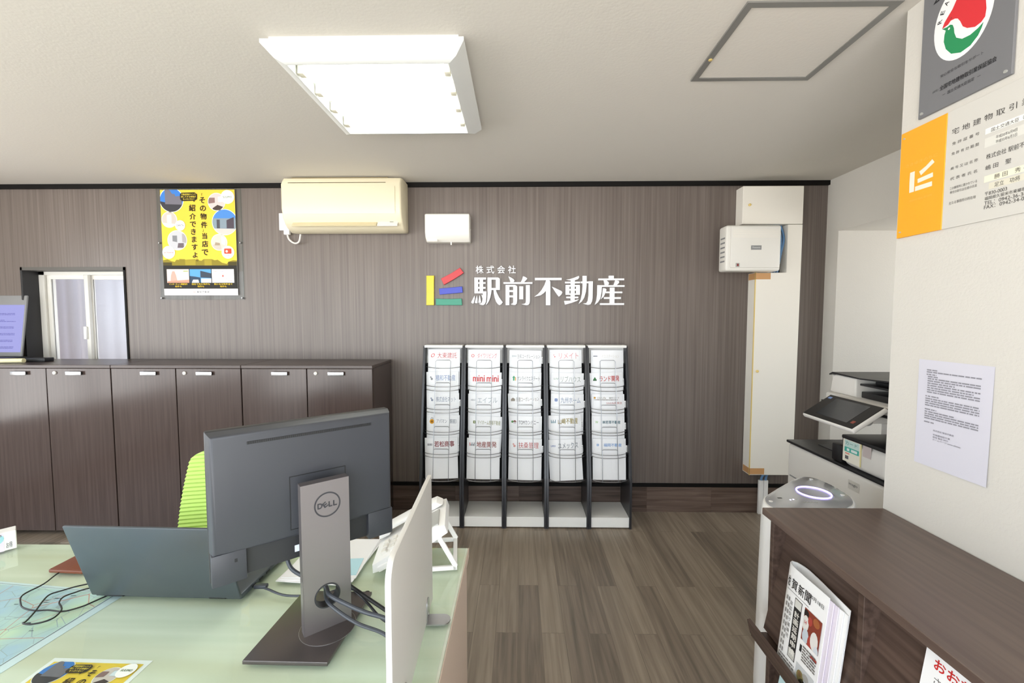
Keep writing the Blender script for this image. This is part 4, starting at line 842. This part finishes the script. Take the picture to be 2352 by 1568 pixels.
tx('国土交通大臣（3）第7728号', 1.128, 1.0, 1.868, .010); tx('平成30年6月4日', 1.116, 1.07, 1.8455, .0085); tx('平成35年6月3日', 1.116, 1.07, 1.834, .0085)
tx('株式会社 駅前不動産', 1.136, 1.03, 1.8045, .013); tx('嶋 田　聖', 1.136, 1.079, 1.777, .012)
b.poly(f, rect(u(1.138), 1.741, u(1.0), 1.757), ink('efead2'), 1); b.poly(f, rect(u(1.126), 1.721, u(1.0), 1.737), ink('ddd8c6'), 1)
tx('勝 田　秀 子', 1.114, 1.04, 1.749, .0115); tx('足立　功将', 1.113, 1.058, 1.729, .0115)
tx('〒830-0003', 1.134, 1.084, 1.7115, .009); tx('福岡県久留米市東櫛原町', 1.134, 1.035, 1.7, .009); tx('TEL：0942-36-3636', 1.134, 1.03, 1.6885, .009); tx('FAX：0942-34-0001', 1.134, 1.03, 1.678, .009)
b.build('board', T)
b = MB(); b.box((-.0075, -.1425, 0), (-.001, 0, .318), M_orange, .0006, 1); f = F((-.0075, 0, 0), (0, -1, 0), (0, 0, 1))
emblem(b, f, .073, .160, .060, ('efe6d4',) * 4, 1); b.text(f, 'さきゆきのちに', .071, .214, .10, .009, ink('f6bd5a'), 1); b.text(f, 'EKIMAE REAL ESTATE', .075, .105, .07, .005, ink('f6bd5a'), 1)
b.build('orange_panel', T)
for y, z in ((-.012, .30), (-.013, .017)): MB().rev([(.0025, 0), (.0025, .003)], (-.0075, y, z), (-1, 0, 0), M_grey, 10).build('fixing', T)

b = MB(); f = F((0, 0, 0), (0, -1, 0), (0, 0, 1), bend=lambda a, bb: .004 * (a / .207) * (1 - bb / .31))
W_, H_ = .204, .308; n = 6
fr = [[b.bm.verts.new(f.p(W_ * i / n, H_ * j / n, .0012)) for i in range(n + 1)] for j in range(n + 1)]; bk = [[b.bm.verts.new(f.p(W_ * i / n, H_ * j / n, .0007)) for i in range(n + 1)] for j in range(n + 1)]
fs = [b.bm.faces.new((fr[j][i], fr[j][i + 1], fr[j + 1][i + 1], fr[j + 1][i])) for i in range(n) for j in range(n)] + [b.bm.faces.new((bk[j + 1][i], bk[j + 1][i + 1], bk[j][i + 1], bk[j][i])) for i in range(n) for j in range(n)]
b._fin(fs, mat('notice_paper_cool', 'd2d0da', .7))
g = F((0, 0, 0), (0, -1, 0), (0, 0, 1), bend=lambda a, bb: .0016 + .004 * (a / .207) * (1 - bb / .31))
for y, x, wd, k in ((.281, .026, .05, 1), (.275, .026, .15, 1), (.268, .026, .03, 1), (.262, .03, .03, 1), (.256, .03, .145, 2), (.243, .03, .145, 2), (.230, .03, .145, 3), (.205, .026, .04, 1), (.198, .026, .15, 4), (.167, .026, .035, 1), (.160, .026, .15, 4), (.130, .026, .03, 1)): scribble(b, g, x, y, wd, .0064 * k, k, '8f8d95', 1)
for y, x, t, wd in ((.108, .055, '株式会社 駅前不動産', .06), (.096, .055, '宅地建物取引業', .05), (.089, .055, '担当 電話 0942', .045), (.082, .055, 'ホームページ www.ekimae', .08)): b.text(g, t, x + wd / 2, y, wd, .0052, ink('77757d'), 1)
tag(b.build('paper_notice', None, (PX, 1.294, .968)), 'white typed paper notice taped to the white wall above the walnut shelf', 'notice')

# ------------------------------------------------------------------ desk
DZ = .692
T = thing('office_desk', 'pale maple office desk topped with a sheet of greenish glass', 'desk', (-.155, 1.285, 0))
MB().box((-1.85, -.80, DZ - .028), (0, 0, DZ), M_deskwood, .002, 1).build('desk_top', T)
MB().box((-.0, -.80, DZ - .028), (.002, 0, DZ), M_deskedge).build('edge_band', T)
MB().box((-.03, -.77, .0), (-.003, -.02, DZ - .028), M_deskedge).build('side_panel', T)
MB().box((-1.85, -.77, .0), (-1.822, -.02, DZ - .028), M_deskedge).build('side_panel', T)
MB().box((-1.822, -.74, .1), (-.03, -.72, DZ - .028), M_deskedge).build('modesty_panel', T)
MB().box((-1.848, -.797, DZ + .0035), (-.006, -.003, DZ + .008), M_deskglass, .0005, 1).build('glass_top', T)
GZ = DZ + .008
# map and flyer under the glass
m = mat('town_map_print', 'cfe3ee', .6); N, L, bs = nodes(m)
t = N.new('ShaderNodeTexCoord'); n1 = N.new('ShaderNodeTexNoise'); n1.inputs['Scale'].default_value = 5; n1.inputs['Detail'].default_value = 4
r1 = N.new('ShaderNodeValToRGB'); r1.color_ramp.interpolation = 'LINEAR'; e = r1.color_ramp.elements; e[0].position = .4; e[0].color = lin('b7d3ea'); e[1].position = .56; e[1].color = lin('cfe6d2'); q = e.new(.66); q.color = lin('e9ecd9')
vo = N.new('ShaderNodeTexVoronoi'); vo.feature = 'DISTANCE_TO_EDGE'; vo.inputs['Scale'].default_value = 24
v2 = N.new('ShaderNodeTexVoronoi'); v2.feature = 'DISTANCE_TO_EDGE'; v2.inputs['Scale'].default_value = 9
ma = N.new('ShaderNodeMath'); ma.operation = 'LESS_THAN'; ma.inputs[1].default_value = .012; mb = N.new('ShaderNodeMath'); mb.operation = 'LESS_THAN'; mb.inputs[1].default_value = .007
x1 = N.new('ShaderNodeMix'); x1.data_type = 'RGBA'; x1.inputs['B'].default_value = lin('a9bcc8'); x2 = N.new('ShaderNodeMix'); x2.data_type = 'RGBA'; x2.inputs['B'].default_value = lin('cf9a94')
for a, c in ((t.outputs['Object'], n1.inputs['Vector']), (t.outputs['Object'], vo.inputs['Vector']), (t.outputs['Object'], v2.inputs['Vector']), (n1.outputs['Fac'], r1.inputs[0]), (vo.outputs['Distance'], ma.inputs[0]), (v2.outputs['Distance'], mb.inputs[0]), (ma.outputs[0], x1.inputs['Factor']), (r1.outputs[0], x1.inputs['A']), (x1.outputs['Result'], x2.inputs['A']), (mb.outputs[0], x2.inputs['Factor']), (x2.outputs['Result'], bs.inputs['Base Color'])): L.new(a, c)
b = MB(); b.box((-.80, -.52, 0), (0, 0, .0006), ink('dcebf6')); b.box((-.785, -.505, .0005), (-.028, -.012, .0009), m)
f = F((0, 0, .0006), (1, 0, 0), (0, 1, 0)); b.line(f, (-.024, -.515), (-.024, -.008), .0016, ink('3a4048'), 1.2); b.line(f, (-.79, -.008), (-.024, -.008), .0012, ink('7a8a98'), 1.2)
for i in range(60):
    x, y = random.uniform(-.62, -.05), random.uniform(-.48, -.03); b.poly(f, [(x, y), (x + random.uniform(.008, .02), y + random.uniform(-.001, .003)), (x + random.uniform(.008, .02), y + .004), (x, y + .0025)], ink('5a6470' if i % 4 else '8a5a5a'), 2)
tag(b.build('town_map', None, (-1.004, 1.055, DZ + .0004), (0, 0, math.radians(-6))), 'pale blue printed town map under the desk glass', 'map')
b = MB(); f = F((0, 0, 0), (1, 0, 0), (0, 1, 0)); b.box((-.105, -.1485, -.0003), (.105, .1485, .0002), M_paper); ad_sheet(b, f, .21, .297, .010)
tag(b.build('advert_flyer', None, (-.862, .692, DZ + .0005), (0, 0, math.radians(-1))), 'yellow property flyer under the glass at the near desk edge', 'flyer')

# laptop seen from behind
T = thing('laptop', 'dark slate laptop on the desk, seen from the back of its open lid', 'laptop', (-.872, 1.02, GZ), math.radians(-1.2))
b = MB(); b.box((-.188, .0, .003), (.188, .235, .018), M_laptop, .004, 2)
for x in (-.16, .16): b.box((x - .012, .02, 0), (x + .012, .05, .003), M_rubber)
b.build('keyboard_base', T)
b = MB()
for k in range(3): b.box((.186, .04 + k * .03, .008), (.1895, .055 + k * .03, .013), M_rubber)
b.build('ports', T)
Mx = Matrix.Translation((0, .0, .012)) @ Matrix.Rotation(math.radians(16.0), 4, 'X')
lid = MB(); lid.box((-.19, -.007, 0), (.19, .0, .212), M_laptop, .003, 2, M=Mx); lid = lid.build('lid', T)
b = MB(); b.box((-.184, -.0, .006), (.184, .0012, .208), M_rubber, M=Mx); b.build('screen', lid)
b = MB(); fl = F(Mx @ Vector((0, -.0072, .10)), (1, 0, 0), Mx.to_3x3() @ Vector((0, 0, 1))); n = 28; o1, i1 = circ(0, 0, .017, n), circ(0, 0, .0155, n)
for k in range(n): b.poly(fl, [o1[k], o1[(k + 1) % n], i1[(k + 1) % n], i1[k]], ink('565e65'), .4)
b.text(fl, 'DELL', 0, 0, .021, .007, ink('565e65'), .4, .03); b.build('lid_emblem', lid)
for x in (-.13, .13): MB().rev([(.006, -.02), (.006, .02)], (x, -.001, .012), (1, 0, 0), M_rubber, 10).build('hinge', T)
b = MB(); pc = [(-.683 + .01, 1.06, GZ + .012), (-.64, 1.05, GZ + .009), (-.58, 1.03, GZ + .006), (-.50, 1.035, GZ + .006), (-.45, 1.06, GZ + .006), (-.40, 1.03, GZ + .02)]
b.tube(pc, .0028, M_cable, 8); b.box((-.678, 1.052, GZ + .006), (-.645, 1.066, GZ + .016), M_cable, .003)
tag(b.build('charging_cable'), 'thin grey cable plugged into the side of the dark laptop', 'cable')
b = MB(); z = GZ + .002
loop1 = [(-1.21, 1.21), (-1.258, 1.14), (-1.245, 1.072), (-1.248, 1.027), (-1.216, .995), (-1.189, .979), (-1.153, .971), (-1.123, .973), (-1.087, .969), (-1.071, .974), (-1.054, .988), (-1.045, 1.005), (-1.03, 1.035)]
loop2 = [(-1.02, 1.10), (-1.10, 1.085), (-1.144, 1.066), (-1.168, 1.046), (-1.182, 1.03), (-1.172, 1.005), (-1.149, .968), (-1.133, .936), (-1.127, .924), (-1.106, .921), (-1.085, .929), (-1.076, .944), (-1.085, .967), (-1.1, .981), (-1.121, .996), (-1.132, 1.016), (-1.128, 1.038), (-1.105, 1.058), (-1.03, 1.09)]
b.tube([(x, y, z) for x, y in loop1], .0018, M_rubber, 6, 5); b.tube([(x, y, z + (.0035 if 7 < i < 16 else 0)) for i, (x, y) in enumerate(loop2)], .0018, M_rubber, 6, 5)
tag(b.build('looped_wire'), 'thin black wire lying in loops over the map beside the laptop', 'wire')
b = MB(); b.box((-.05, -.08, 0), (.05, .08, .010), M_leather, .003); b.box((-.047, -.077, .0098), (.047, .077, .0112), M_leather, .001)
tag(b.build('leather_phone_case', None, (-1.235, 1.20, GZ), (0, 0, math.radians(-3))), 'brown leather case lying on the desk behind the laptop', 'case')
T = thing('printed_carton', 'small white printed carton near the far left desk corner', 'carton', (-1.548, 1.268, GZ), math.radians(50))
b = MB(); b.box((-.30, -.03, 0), (0, .012, .056), M_white, .0015, 1)
f = F((-.15, -.0303, .028), (1, 0, 0), (0, 0, 1))
random.seed(11)
b.build('carton_body', T)
b = MB()
b.poly(f, rect(-.15, -.028, .125, .028), ink('e6dcea'), .6)
for c in ('8fc7c4', 'c8d38a', 'e0b27a', 'b7a6cf', '9fd0d8', 'd9c6e0'):
    b.poly(f, circ(random.uniform(.03, .112), random.uniform(-.014, .012), random.uniform(.01, .018), 12), ink(c), 1 + random.random())
for i in range(12): x, y = random.uniform(.02, .115), random.uniform(-.024, .018); b.poly(f, rect(x, y, x + .006, y + .006), ink('5a5a66'), 2); b.poly(f, rect(x + .0015, y + .0015, x + .0045, y + .0045), ink('f2f2f6'), 3)
b.text(f, 'お得', .135, -.012, .012, .018, ink('4a4a58'), 2); g = F((-.15, -.009, .0563), (1, 0, 0), (0, 1, 0)); b.poly(g, rect(-.14, -.018, .08, .018), ink('7d7388'), .6)
for i in range(8): x = random.uniform(.0, .07); b.poly(g, rect(x, -.01 + .015 * (i % 2), x + .008, -.003 + .015 * (i % 2)), ink('eceaf2'), 1)
b.build('printed_wrap', T)

# monitor on its stand
T = thing('desktop_monitor', 'grey desktop monitor on a column stand, seen from behind on the desk', 'monitor', (-.4634, .9638, GZ), math.radians(39))
lx0, lx1, mz0, mz1 = -.2072, .1767, .1515, .4683         # local extents of the screen
b = MB(); b.box((lx0, .012, mz0), (lx1, .034, mz1), M_charcoal2, .004, 2); b.box((lx0 + .006, .0338, mz0 + .018), (lx1 - .006, .035, mz1 - .008), M_rubber); b.build('screen_frame', T)
b = MB()
P_ = [(lx0 + .001, mz1 - .001), (lx1 - .001, mz1 - .001), (lx1 - .001, mz0 + .067), (lx1 - .10, mz0 + .063), (.0, mz0 + .062), (lx0 + .10, mz0 + .063), (lx0 + .001, mz0 + .067)]
a = [b.bm.verts.new((x, .014, z)) for x, z in P_]; k_ = .965
c = [b.bm.verts.new((x * .97 + .0, -.012 if 0 < i < 6 or True else 0, z - .006 if i < 2 else z)) for i, (x, z) in enumerate(P_)]
b.bm.verts.ensure_lookup_table()
fs = [b.bm.faces.new(c[::-1])] + [b.bm.faces.new((a[i], a[(i + 1) % 7], c[(i + 1) % 7], c[i])) for i in range(7)]
bmesh.ops.recalc_face_normals(b.bm, faces=fs)
rr = bmesh.ops.bevel(b.bm, geom=list(fs[0].edges), offset=.006, segments=3, affect='EDGES', profile=.5)
b._fin(list(b.bm.faces), M_charcoal); b.build('back_shell', T)
for xa, xb in ((lx0 + .002, lx0 + .064), (lx1 - .064, lx1 - .002)):
    b = MB(); b.box((xa, -.010, mz0 + .001), (xb, .014, mz0 + .0672), M_charcoal, .003, 2)
    if xa < 0: b.box((xb - .022, -.0106, mz0 + .044), (xb - .017, -.009, mz0 + .051), M_rubber)
    b.build('corner_block', T)
b = MB(); b.box((lx0 + .064, .004, mz0 + .006), (lx1 - .064, .014, mz0 + .066), M_charcoal2); b.box((-.05, .0035, mz0 + .02), (-.035, .0045, mz0 + .035), ink('dfe6f4')); b.build('connector_bay', T)
b = MB(); Mx = Matrix.Identity(4)
b.box((-.137, -.0128, mz1 - .031), (.123, -.0118, mz1 - .025), M_rubber)
for k in range(65): b.box((-.136 + k * .004, -.0134, mz1 - .0305), (-.1345 + k * .004, -.0122, mz1 - .0255), M_charcoal2)
b.build('vent_slot', T)
b = MB(); s_ = .060; zc = .291
for q0, q1 in (((-s_, zc - s_), (s_, zc - s_ + .0015)), ((-s_, zc + s_ - .0015), (s_, zc + s_)), ((-s_, zc - s_), (-s_ + .0015, zc + s_)), ((s_ - .0015, zc - s_), (s_, zc + s_))): b.box((q0[0], -.0126, q0[1]), (q1[0], -.0115, q1[1]), M_rubber)
b.box((-s_ + .002, -.0123, zc - s_ + .002), (s_ - .002, -.0116, zc + s_ - .002), M_charcoal); b.build('mount_plate', T)
b = MB(); b.rev([(.032, .0), (.032, .03)], (0, -.012, .29), (0, -1, 0), M_charcoal2, 28); b.build('pivot', T)
# column with cable hole
b = MB(); cw, c0, c1, cyf, cyb = .0500, .0135, .344, -.068, -.044
hx, hz, hr, n = -.001, .088, .027, 36
outer = []
angs = sorted([2 * PI * i / n for i in range(n)] + [math.atan2(z_ - hz, x_ - hx) % (2 * PI) for x_ in (-cw, cw) for z_ in (c0, .16)]); n = len(angs)
for i in range(n):
    a = angs[i]; dx, dz = math.cos(a), math.sin(a)
    ts = [(cw - hx) / dx if dx > 1e-9 else (-cw - hx) / dx if dx < -1e-9 else 9, (.16 - hz) / dz if dz > 1e-9 else (c0 - hz) / dz if dz < -1e-9 else 9]
    t_ = min(ts); outer.append((hx + dx * t_, hz + dz * t_))
for y, fl in ((cyf, 1), (cyb, -1)):
    for i in range(n):
        p = [outer[i], outer[(i + 1) % n], (hx + hr * math.cos(angs[(i + 1) % n]), hz + hr * math.sin(angs[(i + 1) % n])), (hx + hr * math.cos(angs[i]), hz + hr * math.sin(angs[i]))]
        b.poly(F((0, y, 0), (1, 0, 0), (0, 0, 1)), p, M_stand, 0)
for sx_ in (-cw, cw): b.prism([(sx_, cyf, c0), (sx_, cyb, c0), (sx_, cyb, .162), (sx_, cyf, .162)], (-.0006 if sx_ > 0 else .0006, 0, 0), M_stand)
b.box((-cw, cyf, .16), (cw, cyb, c1), M_stand)
col = b.build('column', T)
b = MB(); ring = []
for rad, y in ((.0272, cyf - .0012), (.0245, cyf - .0012), (.0245, cyb), (.0272, cyb)): ring.append([b.bm.verts.new((hx + rad * math.cos(2 * PI * i / n), y, hz + rad * math.sin(2 * PI * i / n))) for i in range(n)])
fs = [b.bm.faces.new((ring[j][i], ring[j][(i + 1) % n], ring[(j + 1) % 4][(i + 1) % n], ring[(j + 1) % 4][i])) for i in range(n) for j in range(4)]
bmesh.ops.recalc_face_normals(b.bm, faces=fs); b._fin(fs, M_charcoal2); b.build('cable_grommet', col)
b = MB(); f = F((.0035, cyf - .0002, .292), (1, 0, 0), (0, 0, 1)); KD = ink('3a3a3e'); n = 40; o1, i1 = circ(0, 0, .0275, n), circ(0, 0, .0245, n)
for k in range(n): b.poly(f, [o1[k], o1[(k + 1) % n], i1[(k + 1) % n], i1[k]], KD, 1)
b.text(f, 'D', -.0155, 0, .0105, .0125, KD, 1, .08); b.text(f, 'E', -.0048, .0005, .0095, .012, KD, 1, .08, math.radians(32)); b.text(f, 'L', .0062, 0, .0082, .0125, KD, 1, .08); b.text(f, 'L', .0158, 0, .0082, .0125, KD, 1, .08); b.build('stand_emblem', col)
base = MB(); Mb = Matrix.Rotation(math.radians(-39), 4, 'Z')
wc = lambda x, y: Mb @ Vector((x + .4634, y - .9638, 0))
q = [(-.555, .819), (-.382, .817), (-.369, 1.040), (-.542, 1.042)]
base.prism([wc(*p) + Vector((0, 0, .003)) for p in q], (0, 0, .009), M_standbase, .0015, 2); base = base.build('stand_base', T)
b = MB(); b.rev([(.058, .012), (.058, .0132), (.0572, .0136)], (0, -.061, 0), (0, 0, 1), M_standbase, 40); b.rev([(.0588, .0119), (.0588, .0126)], (0, -.061, 0), (0, 0, 1), M_silver, 40); b.build('swivel_disc', base)
for x, y in ((-.545, .83), (-.39, .83), (-.385, 1.05), (-.535, 1.05)): MB().rev([(.007, 0), (.007, .003)], wc(x, y), (0, 0, 1), M_rubber, 10).build('foot', base)
b = MB(); b.tube([(-.535, .985, GZ + .185), (-.545, .975, GZ + .15), (-.53, .965, GZ + .115), (-.485, .958, GZ + .095), (-.44, .94, GZ + .09), (-.415, .908, GZ + .09), (-.37, .892, GZ + .080), (-.33, .888, GZ + .066), (-.285, .888, GZ + .052), (-.255, .885, GZ + .03), (-.242, .87, GZ + .008)], .0046, M_cable, 10)
b.box((-.548, .975, GZ + .15), (-.522, .995, GZ + .195), M_rubber, .003)
tag(b.build('video_cable'), 'thick dark cable hanging from the monitor and through the stand hole', 'cable')
for nme, lb, pts, r in (('power_cable', 'dark power cable running from the stand hole toward the white divider', [(-.455, .975, GZ + .075), (-.425, .912, GZ + .078), (-.39, .885, GZ + .072), (-.34, .872, GZ + .052), (-.285, .868, GZ + .034), (-.25, .855, GZ + .012), (-.242, .83, GZ + .006)], .0038),
                        ('signal_cable', 'black cable sagging behind the monitor base toward the divider', [(-.46, 1.05, GZ + .03), (-.42, 1.0, GZ + .06), (-.375, .965, GZ + .062), (-.335, .945, GZ + .052), (-.298, .93, GZ + .040), (-.262, .92, GZ + .02), (-.246, .90, GZ + .006)], .0042),
                        ('usb_cable', 'slim black cable on the monitor base, below the other cables', [(-.44, 1.06, GZ + .03), (-.40, 1.005, GZ + .04), (-.355, .965, GZ + .036), (-.315, .935, GZ + .022), (-.27, .915, GZ + .008), (-.25, .88, GZ + .004)], .003)):
    b = MB(); b.tube(pts, r, M_rubber if nme != 'power_cable' else M_cable, 8)
    tag(b.build(nme), lb, 'cable')

# white desk divider
T = thing('desk_divider', 'white upright divider panel standing on the desk beside the monitor', 'desk divider', (-.2185, 1.03, GZ), math.atan2(-.0145, .383) * -1)
Ld = .385
pts = rrect(-Ld, .002, 0, .318, .03, 6)
pts = [(0, .002), (0, .315), (-Ld + .035, .315)] + [(-Ld + .035 - .035 * math.sin(a), .28 + .035 * math.cos(a)) for a in [PI / 2 * k / 6 for k in range(1, 7)]] + [(-Ld, .002)]
b = MB(); b.prism([(-.005, y, z) for y, z in pts], (.010, 0, 0), M_divider, .0015, 2); b.build('panel', T)
for y in (-.075, -.31):
    b = MB(); b.prism([(.0052, y + a, c) for a, c in [(-.014, 0), (.014, 0), (.014, .04)] + [(.014 * math.cos(PI * k / 8), .04 + .014 * math.sin(PI * k / 8)) for k in range(1, 8)] + [(-.014, .04)]], (.0022, 0, 0), M_silver)
    b.prism([(.0052, y - .018, 0), (.0052, y + .018, 0), (.04, y + .018, 0)] + [(.04 + .018 * math.sin(PI * k / 8), y + .018 * math.cos(PI * k / 8), 0) for k in range(1, 8)] + [(.04, y - .018, 0)], (0, 0, .003), M_silver)
    b.build('bracket', T)
    for z in (.018, .036): MB().rev([(.003, 0), (.003, .001)], (.0074, y, z), (1, 0, 0), M_grey, 10).build('bracket_screw', T)

# desk telephone on its stand, facing the far side
T = thing('desk_telephone', 'white desk telephone on a raised stand behind the white divider', 'telephone', (-.405, 1.20, GZ), math.radians(8))
Mx = Matrix.Translation((0, 0, .010)) @ Matrix.Rotation(math.radians(-27), 4, 'Y')
b = MB(); b.prism([(0, -.085, 0), (.01, -.085, .022), (.20, -.085, .030), (.228, -.085, .022), (.225, -.085, -.002), (.12, -.085, -.012), (.03, -.085, -.006)], (0, .18, 0), M_white, .004, 2, M=Mx); b.build('phone_body', T)
b = MB(); b.prism([(.012, .03, .030), (.02, .03, .046), (.06, .03, .052), (.17, .03, .052), (.21, .03, .048), (.222, .03, .032), (.19, .03, .030), (.17, .03, .040), (.06, .03, .040), (.045, .03, .028)], (0, .052, 0), M_white, .005, 2, M=Mx); b.build('handset', T)
b = MB(); b.box((.155, -.075, .026), (.212, .018, .032), M_grey, .002, M=Mx); b.build('display', T)
b = MB()
for i in range(4):
    for j in range(3): b.box((.035 + i * .025, -.06 + j * .025, .022), (.05 + i * .025, -.043 + j * .025, .031), M_ivory, .001, 1, M=Mx)
b.build('keypad', T)
b = MB()
def strip(b, y, p, q, wd, m):
    d = Vector((q[0] - p[0], q[1] - p[1])); n_ = Vector((-d.y, d.x)).normalized() * wd / 2
    b.prism([(p[0] + n_.x, y, p[1] + n_.y), (p[0] - n_.x, y, p[1] - n_.y), (q[0] - n_.x, y, q[1] - n_.y), (q[0] + n_.x, y, q[1] + n_.y)], (0, .008, 0), m, .001, 1)
for y in (-.078, .075):
    strip(b, y, (.178, .092), (.222, .010), .013, M_white); strip(b, y, (.226, .0065), (.12, .0065), .012, M_white); strip(b, y, (.12, .006), (.115, .06), .012, M_white)
b.box((.214, -.078, .0), (.226, .083, .011), M_white, .002).box((.172, -.078, .088), (.184, .083, .098), M_white, .002); b.build('stand', T)
b = MB(); b.box((.02, -.093, -.002), (.05, -.083, .012), M_white, .002, M=Mx); b.box((.03, -.06, -.016), (.055, -.03, -.006), M_rubber, .001, M=Mx); b.build('cord_socket', T)
# papers
T = thing('paper_stack', 'loose white papers on the desk between monitor stand and telephone', 'papers', (-.535, 1.20, GZ), math.radians(-3))
for i in range(3):
    b = MB(); a = math.radians((-2, 1, 3)[i]); R = Matrix.Rotation(a, 4, 'Z'); f = F((0, 0, 0), (1, 0, 0), (0, 1, 0))
    o = [R @ Vector((x, y, .0008 + .0016 * i)) for x, y in ((-.1, -.115 + .01 * i), (.1, -.115 + .01 * i), (.1, .115 - .004 * i), (-.1, .115 - .004 * i))]; b.prism(o, (0, 0, .0014), M_paper)
    b.build('sheet', T)
b = MB(); b.box((-.035, -.04, 0), (.035, .04, .0012), ink('bfe6f0'), 0); tag(b.build('blue_note', None, (-.478, 1.155, GZ + .0056), (0, 0, .1)), 'light blue note lying on the white papers', 'note')
b = MB(); b.prism([(0, 0, 0), (.09, -.02, 0), (.10, .03, 0), (.01, .05, 0)], (0, 0, .0012), M_paper); tag(b.build('paper_slip', None, (-.625, 1.145, GZ + .0002)), 'small white paper slip below the monitor edge', 'paper')

# lime office chair beyond the desk
T = thing('office_chair', 'lime green mesh-backed office chair behind the desk', 'chair', (-1.0, 1.62, 0), 0)
b = MB(); NZ, NX = 120, 14; zlo, zhi = .47, .925; rows = []
for i in range(NZ + 1):
    t = i / NZ; z = zlo + (zhi - zlo) * t
    hw_ = .285 - .075 * t ** 1.6 if t < .86 else (.285 - .075 * t ** 1.6) * math.sqrt(max(0.02, 1 - ((t - .86) / .145) ** 2.2))
    hw_ *= 1 if t > .1 else .9 + t
    rib = .003 * math.sin(i * PI / 2)
    rows.append([Vector((hw_ * (2 * j / NX - 1), -.03 + .035 * (2 * j / NX - 1) ** 2 * -1 + .04 * (t - .4) ** 2 + rib, z)) for j in range(NX + 1)])
vf = [[b.bm.verts.new(p + Vector((0, -.008, 0))) for p in r] for r in rows]; vb = [[b.bm.verts.new(p + Vector((0, .008, 0))) for p in r] for r in rows]
fs = []
for i in range(NZ):
    for j in range(NX): fs += [b.bm.faces.new((vf[i][j], vf[i][j + 1], vf[i + 1][j + 1], vf[i + 1][j])), b.bm.faces.new((vb[i + 1][j], vb[i + 1][j + 1], vb[i][j + 1], vb[i][j]))]
    fs += [b.bm.faces.new((vf[i][0], vf[i + 1][0], vb[i + 1][0], vb[i][0])), b.bm.faces.new((vf[i + 1][NX], vf[i][NX], vb[i][NX], vb[i + 1][NX]))]
b._fin(fs, M_green, True); b.build('backrest', T)
b = MB(); b.tube([(0, .02, .62), (0, .07, .50), (0, .03, .44), (0, -.1, .42)], .02, M_charcoal2, 8); b.build('back_support', T)
b = MB(); b.box((-.23, -.43, .42), (.23, 0, .475), M_green, .025, 3); b.build('seat', T)
b = MB(); b.rev([(.03, .1), (.025, .25), (.025, .42)], (0, -.2, 0), (0, 0, 1), M_charcoal2, 14); b.build('gas_column', T)
for k in range(5):
    a = 2 * PI * k / 5 + .3; d = Vector((math.cos(a), math.sin(a), 0)); o = Vector((0, -.2, 0))
    b = MB(); b.tube([o + Vector((0, 0, .12)), o + d * .14 + Vector((0, 0, .10)), o + d * .26 + Vector((0, 0, .065))], .016, M_charcoal2, 8); lg = b.build('leg', T)
    b = MB(); b.rev([(.027, -.02), (.027, .02)], o + d * .26 + Vector((0, 0, .027)), d.cross(Vector((0, 0, 1))), M_rubber, 14); b.build('caster', lg)
